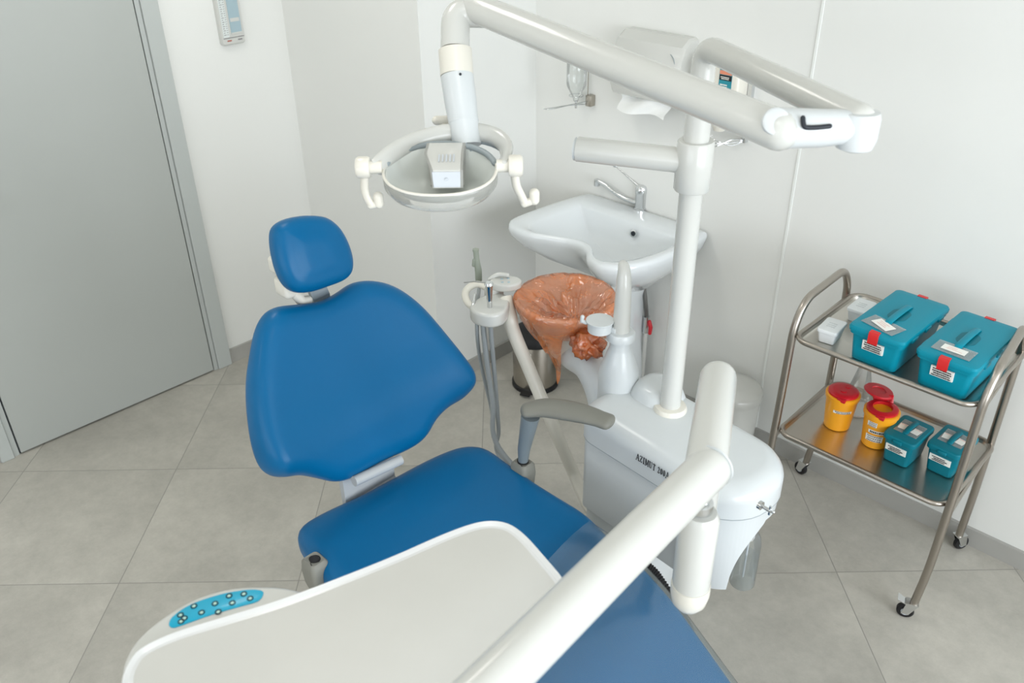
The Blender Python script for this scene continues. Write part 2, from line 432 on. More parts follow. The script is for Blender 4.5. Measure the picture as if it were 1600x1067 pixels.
b = NB(); add_tube(b, fillet([(XL + .018, .53, 1.02), (XL + .07, .53, 1.02), (XL + .07, .65, 1.02)], .02), .009); add_lathe(b, [(.025, 0), (.025, .008)], (XL + .018, .53, 1.02), axis=(1, 0, 0))
obj('door_handle', b, M_chrome, door)

# ceiling lights
M_lightface = bpy.data.materials.new('light_diffuser'); M_lightface.use_nodes = True
_b = M_lightface.node_tree.nodes['Principled BSDF']; _b.inputs['Emission Color'].default_value = (1, .975, .93, 1); _b.inputs['Emission Strength'].default_value = 3.0
def area(name, loc, rot, sx, sy, power, col):
    l = bpy.data.lights.new(name, 'AREA'); l.shape = 'RECTANGLE'; l.size = sx; l.size_y = sy; l.energy = power; l.color = col
    o = bpy.data.objects.new(name, l); COL.objects.link(o); o.location = loc; o.rotation_euler = rot; return o
P_CEIL, P_WIN, P_FRONT_FILL = (11, 3, 1, 6, 3, 1.5), 285, 95
names = ['over the headrest end', 'in the middle by the basin wall', 'by the basin wall near the window', 'by the door side of the front wall', 'in the middle by the front wall', 'by the front wall near the window']
for k, (lx, ly) in enumerate(((.45, 1.0), (2.3, .4), (4.1, .4), (.5, -1.6), (2.3, -1.6), (4.1, -1.6))):
    t = thing('ceiling_light', 'square white ceiling light panel ' + names[k], 'ceiling light', (lx, ly, HC))
    b = NB()
    for q in ((lx - .3, lx + .3, ly - .3, ly - .28), (lx - .3, lx + .3, ly + .28, ly + .3), (lx - .3, lx - .28, ly - .28, ly + .28), (lx + .28, lx + .3, ly - .28, ly + .28)): add_box(b, *q, HC - .012, HC)
    obj('light_frame', b, M_white, t, smooth=False)
    b = NB(); add_box(b, lx - .28, lx + .28, ly - .28, ly + .28, HC - .006, HC - .002); obj('diffuser', b, M_lightface, t, smooth=False)
    area('panel_lamp', (lx, ly, HC - .02), (0, 0, 0),   .56, .56, P_CEIL[k], (1, .965, .91))
area('daylight_and_fill', (XR + .16, (wy0 + wy1) / 2, (wz0 + wz1) / 2), (0, PI / 2, 0), 2.05, 3.6, P_WIN, (.92, .955, 1.0))
area('daylight_and_fill', ((fx0 + fx1) / 2, YF - .16, (wz0 + wz1) / 2), (PI / 2, 0, 0), 3.9, 2.05, P_FRONT_FILL, (.97, .98, 1.0))  # added fill lamp outside the invented front window
W = bpy.data.worlds.new('sky'); SC.world = W; W.use_nodes = True
bg = W.node_tree.nodes['Background']; bg.inputs[0].default_value = (.75, .86, 1, 1); bg.inputs[1].default_value = 1.0

# ================================================================ dental chair (its long axis runs along +X)
SZ = .60      # seat top
chair = thing('dental_chair', 'blue vinyl dental chair with grey armrest and clear film over the leg rest', 'dental chair', (1.75, .96, 0))
# --- seat + leg rest as one pad, bent down past the knees
sx0 = 1.285
def seat_pt(u, v):
    """u along +X from the seat back, v across; returns height drop"""
    return 0
seat_out = [onz(x, y, SZ - .018) for x, y in ((462, 836), (480, 814), (520, 793), (560, 775), (600, 754), (650, 727), (690, 708), (725, 697), (760, 700), (793, 722), (835, 752), (880, 780), (918, 804), (950, 833))]
so = [(p.x, p.y) for p in seat_out]
YC = .945
left = [(1.40, .640), (1.50, .628), (1.62, .64), (1.86, .655), (2.10, .68), (2.40, .71), (2.66, .745), (2.75, .80)]
right = [(2.79, .93), (2.76, 1.06), (2.68, 1.13), (2.40, 1.185), (2.10, 1.215), (1.98, 1.222), (1.90, 1.228)]
ctrl = [(p[0], p[1], 0) for p in so[0:-1]] + [(1.845, 1.228, 0)] + [(x, y, 0) for x, y in reversed(right)] + [(x, y, 0) for x, y in reversed(left)]
seat_loop = resample([(p.x, p.y) for p in catmull(ctrl, 6, closed=True)], 200)
b = NB(); cushion(b, seat_loop, .085, .038, (Vector((0, 0, SZ)), X_, Y_, Z), r2=.03, rings=26)
bmesh.ops.triangulate(b, faces=[f for f in b.faces if len(f.verts) > 4])
def bend(x):     # surface drop along the chair
    s = x - 1.80
    if s <= 0: return 0.0
    return -(s * s / (2 * .30)) * .62 if s < .30 else -(.15 * .62 + (s - .30) * .62)
def seat_shape(v):
    x, y, z = v
    d = bend(x)
    f = max(0, min(1, (x - 1.35) / .3)) * max(0, min(1, (1.95 - x) / .3))
    side = min(1, abs(y - YC) / .30)
    up = max(0, 1 - (SZ - z) / .05)
    rim_back = .0 * max(0, 1 - (x - 1.25) / .16) ** 2
    return Vector((x, y, z + d + up * (-.018 * f * (1 - side ** 2) + rim_back)))
for v in b.verts: v.co = seat_shape(v.co)
obj('seat', b, M_blue, chair, angle=60)
# white plastic shell under the seat
b = NB(); sl = scale2(inset2(seat_loop, .03), 1)
sh = [(p[0], p[1]) for p in sl]
L0 = [(p[0], p[1], SZ - .07 + bend(p[0])) for p in inset2(seat_loop, .012)]; L1 = [(p[0], p[1], SZ - .10 + bend(p[0])) for p in inset2(seat_loop, .016)]; L2 = [(p[0], p[1], SZ - .135 + bend(p[0])) for p in inset2(seat_loop, .05)]
loft(b, [L0, L1, L2]); obj('seat_shell', b, M_whitecool, chair)
# --- backrest
PB = onY(583, 738, .915)
tl = math.radians(24); Bup = Vector((-math.sin(tl), 0, math.cos(tl))); Bn = Vector((math.cos(tl), 0, math.sin(tl)))
outl = [(440, 478), (470, 475), (505, 470), (533, 456), (556, 441), (590, 438), (625, 450), (658, 476), (690, 514), (718, 553), (735, 580), (737, 603), (722, 624), (700, 638), (682, 657), (668, 683), (645, 701), (600, 722), (560, 744), (530, 754), (500, 748), (470, 743), (440, 747), (417, 738), (402, 706), (393, 652), (391, 600), (396, 560), (405, 515), (420, 488)]
Oo = PB + Bn * .0
loop = []
for x, y in outl:
    w = onplane(x, y, Oo + Bn * .012, Bn) - Oo; loop.append((w.y, w.dot(Bup), 0))
loop = resample([(p.x, p.y) for p in catmull(loop, 5, closed=True)], 160)
cy_, cs_ = sum(p[0] for p in loop) / len(loop), sum(p[1] for p in loop) / len(loop)
b = NB(); cushion(b, loop, .085, .05, (Oo + Bn * .045, Y_, Bup, Bn), dish=0, r2=.03, rings=12)
for v in b.verts:
    w = v.co - Oo; a, s, h = w.y - cy_, w.dot(Bup), w.dot(Bn)
    if h > 0:
        k = min(1, h / .045)
        # wings lifted, hollow along the middle, lumbar swell low down
        v.co += Bn * k * (.030 * (abs(a) / .30) ** 2 - .016 + .014 * math.exp(-((s - .16) / .09) ** 2))
obj('backrest', b, M_blue, chair, angle=60)
b = NB()   # rigid back shell
l2 = inset2(loop, .035); l3 = inset2(loop, .07)
loft(b, [[Oo + Y_ * p[0] + Bup * p[1] - Bn * .035 for p in l2], [Oo + Y_ * p[0] + Bup * p[1] - Bn * .055 for p in l2], [Oo + Y_ * p[0] + Bup * p[1] - Bn * .075 for p in l3]])
obj('back_shell', b, M_whitecool, chair)
# bracket plate between back and seat
b = NB()
p0, p1 = onY(548, 752, .84), onY(628, 716, 1.03)
by0, by1 = .835, 1.005
yy = [by0, by1]
prof = [(PB.x - .085, PB.z + .09), (PB.x - .030, PB.z + .03), (PB.x - .028, PB.z - .08), (PB.x + .10, PB.z - .18), (PB.x + .34, PB.z - .18), (PB.x + .34, PB.z - .20), (PB.x + .09, PB.z - .20), (PB.x - .045, PB.z - .09), (PB.x - .05, PB.z + .03), (PB.x - .105, PB.z + .08)]
loft(b, [[(x, y, z) for x, z in prof] for y in yy]); obj('back_bracket', b, M_bracket, chair, angle=30)
b = NB(); add_tube(b, [onplane(553, 752, Oo + Bn * .02, Bn), onplane(626, 718, Oo + Bn * .02, Bn)], .0145, 20, dome=False); obj('hinge_bar', b, M_bracket, chair)
# headrest
Hc = onY(492, 397, cy_ + PB.y - .012 - .015); ht = math.radians(20)
Hup = Vector((-math.sin(ht), 0, math.cos(ht))); Hn = Vector((math.cos(ht), 0, math.sin(ht)))
hout = [(489, 336), (512, 339), (530, 352), (544, 374), (553, 402), (552, 425), (540, 438), (515, 448), (490, 456), (468, 457), (452, 447), (441, 428), (434, 405), (430, 380), (431, 358), (443, 345), (465, 338)]
hl = [((onplane(x, y, Hc, Hn) - Hc).y, (onplane(x, y, Hc, Hn) - Hc).dot(Hup), 0) for x, y in hout]
hl = resample([(p.x, p.y) for p in catmull(hl, 5, closed=True)], 100)
b = NB(); cushion(b, hl, .075, .035, (Hc + Hn * .02, Y_, Hup, Hn), crown=.006, r2=.028, rings=8); obj('headrest', b, M_blue, chair, angle=60)
b = NB()   # neck bar and the cream adjuster behind the pillow
nb1 = Hc - Hup * .03 - Hn * .06; nb0 = Oo + Y_ * (cy_ - .03) + Bup * (cs_ + .10) - Bn * .062; nbm = onplane(501, 464, Oo - Bn * .045, Bn)
wv = Y_ * .026; tv = Hn * .006
loft(b, [[p - wv - tv, p + wv - tv, p + wv + tv, p - wv + tv] for p in (nb0, nbm, nb1)]); obj('neck_bar', b, M_greyseal, chair, smooth=False)
b = NB()
for c0, s_, r_ in ((Hc - Hn * .075 - Y_ * .062 - Hup * .005, .022, .010), (Hc - Hn * .08 - Y_ * .058 - Hup * .062, .027, .012)):
    add_box(b, c0.x - .03, c0.x + .03, c0.y - s_, c0.y + .05, c0.z - s_, c0.z + s_, r_, 3)
add_box(b, Hc.x - .115, Hc.x - .06, Hc.y - .05, Hc.y + .05, Hc.z - .11, Hc.z + .05, .014, 3)
add_tube(b, [Hc - Hn * .07 - Y_ * .055 - Hup * .08, Hc - Hn * .075 - Y_ * .04 - Hup * .112, Hc - Hn * .08 - Y_ * .02 - Hup * .118], .014, 12, dome=True)
obj('headrest_adjuster', b, M_cream, chair)
# armrest, posts and sockets
Ya = 1.262
sockR = onY(817, 732, Ya); sockL = onY(493, 885, .64)
def socket(c, yo):
    b = NB()
    lp = lambda s, z: [(c.x + a * s, c.y + d * s, c.z + z) for a, d in rrect(-.030, .030, -.026, .026, .012, 4)]
    loft(b, [lp(.75, -.075), lp(.95, -.05), lp(1.05, -.01), lp(.95, .018), lp(.72, .026)], True, False)
    loft(b, [lp(.72, .026), [(c.x + .016 * math.cos(t), c.y + .016 * math.sin(t), c.z + .024) for t in [2 * PI * (k + .5) / 28 for k in range(28)]], [(c.x + .013 * math.cos(t), c.y + .013 * math.sin(t), c.z + .0) for t in [2 * PI * (k + .5) / 28 for k in range(28)]]], False, True)
    add_box(b, c.x - .022, c.x + .022, min(c.y, c.y + yo), max(c.y, c.y + yo), c.z - .075, c.z - .04, .004, 2)
    return b
sr = obj('armrest_socket', socket(sockR, -.08), M_greyarm, chair)
slf = obj('armrest_socket', socket(sockL, .08), M_greyarm, chair)
b = NB(); add_lathe(b, [(.0125, .0235), (.0125, .0262)], (sockL.x, sockL.y, sockL.z), 20); add_lathe(b, [(.0135, 0), (.0155, .002), (.0125, .003)], (sockL.x, sockL.y, sockL.z + .022), 24, cap=False)
obj('socket_hole', b, M_black, slf)
padC = [ond(826, 640, 2.16), ond(850, 637, 2.125), ond(885, 640, 2.09), ond(920, 648, 2.055), ond(948, 658, 2.03)]
padC = [onz(822, 641, .805), onz(850, 637, .815), onz(885, 641, .823), onz(920, 649, .828), onz(950, 659, .828)]
arm = thing_arm = None
b = NB(); add_tube(b, [Vector((sockR.x, sockR.y, sockR.z + .012)), padC[0] * .35 + Vector((sockR.x, sockR.y, sockR.z)) * .65 + Z * .0, padC[0] + (padC[1] - padC[0]) * .25 - Z * .02], [.013, .018, .026], 20); arm = obj('armrest_post', b, M_greypost, chair)
b = NB(); pc = catmull(padC, 6)
nn = len(pc); rr = [.025 + .007 * math.sin(PI * min(1, (i / (nn - 1)) * 1.15)) for i in range(nn)]
add_tube(b, pc, [r * .62 for r in rr], 24, dome=True, sx=1.85, ref=(0, 0, 1)); obj('armrest_pad', b, M_greyarm, chair)
b = NB(); add_tube(b, [(sockR.x, sockR.y, sockR.z + .008), (sockR.x, sockR.y, sockR.z + .03)], .0165, 20); obj('socket_collar', b, M_black, sr)
# pump column and base plate under the seat
b = NB(); add_box(b, 1.42, 1.98, .80, 1.10, .30, SZ - .12, .03, 3); obj('lift_housing', b, M_whitecool, chair)
b = NB(); add_box(b, 1.38, 2.10, .74, 1.16, 0, .05, .015, 2); obj('base_plate', b, M_white, chair)
b = NB(); L_ = []
for k in range(27):
    z = .05 + .26 * k / 26; s = 1 if k % 2 else .93
    L_.append([(1.70 + a * s, .95 + d * s, z) for a, d in rrect(-.20, .20, -.12, .12, .04, 4)])
loft(b, L_); obj('bellows', b, M_black, chair, smooth=False)
# clear film over the leg rest (top-level, it lies on the chair)
def seat_top(x, y):
    return SZ + bend(x) + .0075
b = NB(); nx, ny = 44, 22; G = []
ylo = lambda x: .66 + .1 * max(0, x - 1.9) ** 1.0
yhi = lambda x: 1.237 - .06 * max(0, x - 1.9)
for i in range(nx + 1):
    row = []
    for j in range(ny + 1):
        u, w = i / nx, j / ny
        xs = 1.80 + .02 * math.sin(w * 5) + (2.72 - 1.80) * u
        y = ylo(xs) - .004 + (yhi(xs) - ylo(xs) + .008) * w
        e = min(w, 1 - w) * (yhi(xs) - ylo(xs))
        z = seat_top(xs, y) + .0015 + .0035 * abs(noise.noise(Vector((xs * 7, y * 5, 3)))) * (1 if e > .03 else .2)
        d = .038 - e
        if d > 0: z -= .038 - math.sqrt(max(0, .038 ** 2 - min(d, .038) ** 2)) - .001
        z += .006 * math.exp(-((xs - 1.84 - .03 * w) / .012) ** 2) * abs(math.sin(w * 9 + 1)) * (e > .02)
        row.append(b.verts.new((xs, y, z)))
    G.append(row)
for i in range(nx):
    for j in range(ny): b.faces.new((G[i][j], G[i + 1][j], G[i + 1][j + 1], G[i][j + 1]))
for side in (0, ny):
    prev = None
    for i in range(nx + 1):
        v = G[i][side].co; y = v.y + (.004 if side else -.004); q = b.verts.new((v.x, y, v.z - .035))
        if prev: b.faces.new((G[i - 1][side], G[i][side], q, prev))
        prev = q
tag(obj('film_cover', b, M_film), 'clear plastic film stretched over the leg rest of the blue chair', 'protective cover')

# corrugated black hose between chair and unit
b = NB(); pts = [onY(1000, 868, 1.285), onY(1025, 900, 1.285), onY(1060, 955, 1.285), onY(1080, 1000, 1.285), Vector((2.09, 1.30, .20)), Vector((2.00, 1.30, .016))]
pts = [Vector((1.90, 1.43, .50))] + pts
pc = catmull(pts, 26); add_tube(b, pc, [.0155 if k % 2 else .0125 for k in range(len(pc))], 14)
tag(obj('corrugated_hose', b, M_black, smooth=False), 'black corrugated hose hanging between the blue leg rest and the dental unit', 'hose')

# ================================================================ dental unit
UO = Vector((1.548, 1.432, 0)); UA = math.radians(-4.5)
unit = thing('dental_unit', 'white dental unit on the floor with upright pole, cuspidor bowl and black lettering', 'dental unit', UO, UA)
UMx = PM[unit.name]
def foot(x0, x1, y0, y1, rl, rr_, n=8):
    out = []
    for cx, cy, a0, r in ((x1 - rr_, y1 - rr_, 0, rr_), (x0 + rl, y1 - rl, 90, rl), (x0 + rl, y0 + rl, 180, rl), (x1 - rr_, y0 + rr_, 270, rr_)):
        for k in range(n + 1):
            a = math.radians(a0 + 90 * k / n); out.append((cx + r * math.cos(a), cy + r * math.sin(a)))
    return out
UW, UD = .553, .275
fp = foot(0, UW, 0, UD, .062, .125)
UT = .765
b = NB(); slab(b, inset2(fp, -.006), .655, UT, .055, 7); 
for v in b.verts:   # the top falls slightly towards the free end
    if v.co.z > .66: v.co.z += -.018 * (v.co.x / UW) ** 2 * (v.co.z - .655) / .1
obj('top_cover', b, M_whitecool, unit, local=True, angle=50)
b = NB()   # raised hump along the back left of the cover
lp = lambda s, z: [(x, y, z) for x, y in scale2(rrect(.055, .185, .135, .265, .05, 6), s)]
loft(b, [lp(1.25, UT - .03), lp(1.1, UT - .004), lp(.97, UT + .018), lp(.8, UT + .032), lp(.5, UT + .038), lp(.2, UT + .039)]); obj('cover_hump', b, M_whitecool, unit, local=True, angle=60)
b = NB()   # body: full-depth left part
slab(b, foot(.012, .40, .004, UD - .004, .03, .004), .40, .655); add_box(b, .02, .24, .03, UD - .03, 0, .40, .006, 2)
# curved skirt at the free end with an arch cut
full = foot(0, UW, 0, UD, .025, .125, 14)
per = [p for p in full if p[0] > .385]
per = [p for p in per if True]
start = (.39, 0.0)
right_pts = [start] + [(UW - .125 + .125 * math.cos(a), .125 + .125 * math.sin(a)) for a in [math.radians(-90 + 5 * k) for k in range(19)]] + [(UW, UD - .125)] + [(UW - .125 + .125 * math.cos(a), UD - .125 + .125 * math.sin(a)) for a in [math.radians(5 * k) for k in range(19)]] + [(.39, UD)]
# arc length
acc = [0]
for p, q in zip(right_pts, right_pts[1:]): acc.append(acc[-1] + math.hypot(q[0] - p[0], q[1] - p[1]))
u_end = None
def zb(p, back=False):
    # bottom height from position along the skirt: full height until the arch starts
    x, y = p
    if back and y > UD * .5: return .40 if x < .405 else .612
    ang = math.degrees(math.atan2(y - .125, x - (UW - .125))) if x > UW - .125 else -90
    t = (ang + 38) / 60.0       # arch begins at -38 degrees round the corner
    if t <= 0: return .405
    t = min(1, t); return .405 + (.612 - .405) * math.sqrt(1 - (1 - t) ** 2)
dense = []
for p, q in zip(right_pts, right_pts[1:]):
    for k in range(3): dense.append((p[0] + (q[0] - p[0]) * k / 3, p[1] + (q[1] - p[1]) * k / 3))
dense.append(right_pts[-1])
def inward(p, d):
    c = (min(p[0], UW - .125), min(max(p[1], .125), UD - .125))
    v = (c[0] - p[0], c[1] - p[1]); l = math.hypot(*v) or 1
    return (p[0] + v[0] / l * d, p[1] + v[1] / l * d)
A0 = []; 
for p in dense:
    z = zb(p, True); qn = inward(p, .012); A0.append((Vector((*p, .655)), Vector((*p, z)), Vector((*qn, z)), Vector((*qn, .655))))
rows = [[b.verts.new(v) for v in r] for r in A0]
for r0, r1 in zip(rows, rows[1:]):
    for k in range(4): b.faces.new((r0[k], r1[k], r1[(k + 1) % 4], r0[(k + 1) % 4]))
b.faces.new(rows[0]); b.faces.new(rows[-1][::-1])
obj('body', b, M_whitecool, unit, local=True, angle=35)
b = NB()
slab(b, [(max(p[0], .39), p[1]) for p in inset2(foot(.385, UW, 0, UD, .01, .125), .016)], .618, .652); obj('shelf', b, M_white, unit, local=True)
# the thin joint line under the cover
b = NB(); slab(b, inset2(fp, -.0062), .653, .6555); obj('joint_strip', b, M_greyseal, unit, local=True, smooth=False)
# chrome tap lever at the right end
b = NB(); c = UMx.inverted() @ onY(1186, 788, 1.40)
add_tube(b, [c, c + Vector((.03, .0, .0)), c + Vector((.045, -.01, .012))], .0045, 10, dome=True); add_lathe(b, [(.011, 0), (.011, .008)], c, 16, axis=(1, 0, 0)); add_tube(b, [c + Vector((.03, 0, -.012)), c + Vector((.03, 0, .014))], .003, 8)
obj('tap_lever', b, M_chrome, unit, local=True)

# lettering on the front face, serif capitals built as little plates
GL = {
 'A': ([((.5, 1), (.06, 0), .07), ((.5, 1), (.92, 0), .17), ((.24, .36), (.76, .36), .08)], [(.06, 0), (.92, 0)], 1.0),
 'Z': ([((.1, .96), (.9, .96), .08), ((.86, .95), (.12, .05), .17), ((.1, .04), (.92, .04), .08), ((.1, .96), (.1, .76), .06), ((.92, .04), (.92, .26), .06)], [], .88),
 'I': ([((.5, 0), (.5, 1), .2)], [(.5, 0), (.5, 1)], .52),
 'M': ([((.12, 0), (.12, 1), .08), ((.16, 1), (.5, .12), .17), ((.5, .12), (.86, 1), .07), ((.88, 0), (.88, 1), .16)], [(.12, 0), (.88, 0), (.12, 1), (.88, 1)], 1.2),
 'U': ([((.16, 1), (.16, .3), .17), ((.16, .3), (.3, .06), .14), ((.3, .06), (.6, .04), .1), ((.6, .04), (.82, .28), .09), ((.82, .28), (.82, 1), .08)], [(.16, 1), (.82, 1)], .95),
 'T': ([((.5, 0), (.5, 1), .18), ((.06, .96), (.94, .96), .08), ((.06, .96), (.06, .76), .06), ((.94, .96), (.94, .76), .06)], [(.5, 0)], .85),
 '2': ([((.16, .74), (.24, .92), .1), ((.24, .92), (.5, .97), .1), ((.5, .97), (.76, .84), .15), ((.76, .84), (.74, .6), .17), ((.74, .6), (.16, .08), .12), ((.12, .06), (.86, .06), .13), ((.86, .06), (.9, .24), .06)], [], .68),
 '0': ([((.5, .97), (.22, .8), .1), ((.22, .8), (.16, .5), .17), ((.16, .5), (.22, .2), .17), ((.22, .2), (.5, .03), .1), ((.5, .03), (.78, .2), .1), ((.78, .2), (.84, .5), .17), ((.84, .5), (.78, .8), .17), ((.78, .8), (.5, .97), .1)], [], .68),
 ' ': ([], [], .34)}
b = NB()
xc, h = .073, .0205
zt = .672
def bar(b, p, q, w, y=-.0068, d=.0012):
    p, q = Vector(p), Vector(q); t = (q - p).normalized(); n_ = Vector((-t.y, t.x)) * w / 2; e = t * w * .12
    c4 = [p - e - n_, q + e - n_, q + e + n_, p - e + n_]
    loft(b, [[(v.x, y, v.y) for v in c4], [(v.x, y - d, v.y) for v in c4]])
# place the first letter where the photograph has it
w0 = UMx.inverted() @ onY(994, 713, 1.405); xc = w0.x - .001; zt = w0.z - .011
for ch in 'AZIMUT 200A':
    st, se, wd = GL[ch]; cw = .0101 * wd
    for p, q, w in st: bar(b, (xc + p[0] * cw, zt + p[1] * h), (xc + q[0] * cw, zt + q[1] * h), w * .0098)
    for p in se: bar(b, (xc + p[0] * cw - .0019, zt + p[1] * h), (xc + p[0] * cw + .0019, zt + p[1] * h), .0009)
    xc += cw + .0024
obj('lettering', b, M_ink, unit, local=True, smooth=False)

# pole with foot ring
PX_, PY_ = 1.752, 1.588
ZT = 1.752
b = NB(); add_tube(b, [(PX_, PY_, UT - .01), (PX_, PY_, 1.44)], .0285, 32); add_tube(b, [(PX_, PY_, 1.40), (PX_, PY_, 1.62)], .0305, 32)
obj('pole', b, M_white, unit)
b = NB(); add_lathe(b, [(.047, 0), (.047, .012), (.043, .020), (.0285, .022)], (PX_, PY_, UT - .012), 36); obj('pole_ring', b, M_cream, unit)
b = NB(); add_lathe(b, [(.030, 0), (.041, 0), (.0435, .004), (.0435, .118), (.041, .122), (.030, .122)], (PX_, PY_, 1.405), 36, cap=False)
cl = obj('pole_collar', b, M_white, unit)
# horizontal stub arm on the collar, pointing left in the picture
s0 = Vector((PX_, PY_, 1.475)); s1 = onz(903, 232, 1.475)
s1 = s0 + (onz(903, 233, 1.475) - s0)
b = NB(); add_tube(b, [s0 + (s1 - s0).normalized() * .03, s1], .0305, 32); ob = obj('stub_arm', b, M_white, unit)
b = NB(); dv = (s1 - s0).normalized(); add_tube(b, [s1 - dv * .001, s1 + dv * .007], .0285, 32); obj('end_cap', b, M_whitecool, ob)
b = NB(); add_lathe(b, [(.005, 0), (.005, .004)], onplane(1059, 266, Vector((PX_, PY_, 1.43)) - RT * .043, RT.cross(Z).normalized()), 10, axis=-RT); obj('screw', b, M_dark, cl)

# ---- cuspidor: bowl, support, bottle-shaped tower, spout, cup holder
BC = Vector((1.288, 1.672, 0)); BZ = .905; BR = .155
b = NB(); c = BC
prof_o = [(.02, -.20), (.045, -.195), (.06, -.16), (.10, -.09), (.14, -.03), (BR, -.004), (BR + .002, .003), (BR - .004, .008), (BR - .012, .004), (.125, -.035), (.08, -.085), (.03, -.105), (.005, -.108)]
add_lathe(b, prof_o, (c.x, c.y, BZ), 48); obj('cuspidor_bowl', b, M_cream, unit)
TW = Vector((1.575, 1.585, 0))
b = NB()   # support that swoops from the tower base to under the bowl
sp = catmull([Vector((BC.x, BC.y, .72)), Vector((1.33, 1.66, .725)), Vector((1.42, 1.63, .74)), Vector((1.50, 1.60, .70)), Vector((1.56, 1.57, .62))], 6)
add_tube(b, sp, [.045 + .02 * i / (len(sp) - 1) for i in range(len(sp))], 24, dome=True, ref=(0, 0, 1), sx=.8); obj('bowl_support', b, M_whitecool, unit)
b = NB()
TZ = .73
add_lathe(b, [(.052, -.03), (.0585, -.026), (.0585, .065), (.0565, .082), (.034, .150), (.031, .158), (.031, .188)], (TW.x - .005, TW.y, TZ), 40); tw = obj('tower', b, M_whitecool, unit)
b = NB(); add_lathe(b, [(.030, 0), (.041, .002), (.041, .020), (.037, .026), (.02, .028)], (TW.x - .005, TW.y, TZ + .184), 36); obj('tower_collar', b, M_whitecool, unit)
fx = Vector((TW.x - .005, TW.y, TZ + .205))
b = NB(); fpnt = [fx, fx + Z * .07, fx + Z * .13, fx + Z * .168 + Vector((-.004, .004, 0)), fx + Z * .19 + Vector((-.010, .010, 0)), fx + Z * .196 + Vector((-.022, .020, 0)), fx + Z * .175 + Vector((-.032, .030, 0))]
pc = catmull(fpnt, 5); add_tube(b, pc, [.0245 - .0145 * (i / (len(pc) - 1)) ** 1.6 for i in range(len(pc))], 24, dome=(False, True)); obj('spout', b, M_white, unit)
cc = fx + Vector((-.047, -.047, .012)) * .9
cc = Vector((fx.x - .045, fx.y - .04, .938))
b = NB(); add_lathe(b, [(.026, 0), (.034, .003), (.036, .03), (.0395, .033), (.0395, .036), (.032, .0365), (.0, .033)], cc, 36)
add_tube(b, [cc + Vector((-.028, -.028, .028)), cc + Vector((-.036, -.036, .034)), cc + Vector((-.036, -.034, .046))], .006, 10, dome=True)
add_box(b, cc.x + .015, fx.x, cc.y + .012, fx.y + .01, .938, .956, .004, 2)
obj('cup_holder', b, M_whitecool, unit)

# ---- orange bag over the bowl
b = NB(); nA = 144; rows = []
def skirt_len(a):   # a in degrees, world azimuth; -49 points to the camera
    d = (a + 49 + 180) % 360 - 180      # 0 = towards camera, negative = left in the picture
    base = .108 + .02 * math.sin(math.radians(a * 3))
    base += .15 * math.exp(-((d + 19) / 19.0) ** 4)         # long tail
    base += .03 * math.exp(-((d + 50) / 25.0) ** 2)
    base += .035 * math.exp(-((d - 30) / 12.0) ** 2)
    base += .09 * math.exp(-((d - 100) / 9.0) ** 2)         # tail to the right
    base -= .035 * math.exp(-((d - 5) / 5.0) ** 2)
    return base, d
for i in range(nA):
    a = 360 * i / nA; L, d = skirt_len(a); ar = math.radians(a); rw = []
    cs, sn = math.cos(ar), math.sin(ar)
    def wr(k, amp): return amp * (noise.noise(Vector((cs * 3.2, sn * 3.2, k * 1.7))) + .6 * noise.noise(Vector((cs * 9, sn * 9, k * 2.1 + 5))))
    # inside, from the gathered centre out to the rim
    for k in range(12):
        t = k / 11; r = .012 + (BR - .016) * t; dep = -.062 * (1 - t) ** .9
        cx0, cy0 = .055 * (1 - t), -.020 * (1 - t)      # gathered towards the tower
        amp = .028 * math.sin(PI * min(1, t * 1.05)) + .004
        rw.append(Vector((BC.x + cs * r + cx0, BC.y + sn * r + cy0, BZ + .016 + dep + wr(t * 2, amp) + .005 * math.sin(ar * 17 + t * 3) * (1 - t))))
    rw.append(Vector((BC.x + cs * (BR - .002), BC.y + sn * (BR - .002), BZ + .0125 + wr(3, .006))))
    rw.append(Vector((BC.x + cs * (BR + .008), BC.y + sn * (BR + .008), BZ + .004 + wr(3, .004))))
    # outside skirt, narrowing where it gathers into tails
    for k in range(1, 11):
        t = k / 10; z = -L * t
        r = BR + .010 - .050 * (t * L / .1) * (1 if abs(d) < 90 else .5) + wr(4 + t, .012 * t)
        r = max(r, .055)
        aa = ar
        pull = (t ** 1.2) * .8
        if -60 < d < 10: aa = ar + math.radians((-19 - d) * pull * .5)
        elif 10 <= d < 70: aa = ar + math.radians((34 - d) * pull * .7)
        elif 80 < d < 125: aa = ar + math.radians((100 - d) * pull * .5); r += .06 * t
        rw.append(Vector((BC.x + math.cos(aa) * r, BC.y + math.sin(aa) * r, BZ + z + wr(6 + t, .004))))
    rows.append([b.verts.new(v) for v in rw])
for i in range(nA):
    r0, r1 = rows[i], rows[(i + 1) % nA]
    for k in range(len(r0) - 1): b.faces.new((r0[k], r1[k], r1[k + 1], r0[k + 1]))
bag = obj('cuspidor_bag', b, M_bag, angle=180)
tag(bag, 'crumpled translucent orange plastic bag pulled over the cuspidor bowl', 'plastic bag')
# bunched knot of the bag below the rim
b = NB(); kc = Vector((BC.x + .15, BC.y - .075, .835))
for j in range(3):
    st = len(b.verts); ic = bmesh.ops.create_icosphere(b, subdivisions=4, radius=.050 - .008 * j)
    for v in ic['verts']:
        n_ = v.co.normalized(); k = .85 + .6 * noise.noise(n_ * 2.6 + Vector((j * 3, 0, 0))) + .12 * noise.noise(n_ * 7)
        v.co = Vector((v.co.x * k * 1.1, v.co.y * k * 1.0, v.co.z * k * .9)) + kc
kn = obj('bag_knot', b, M_bag, bag, angle=180)

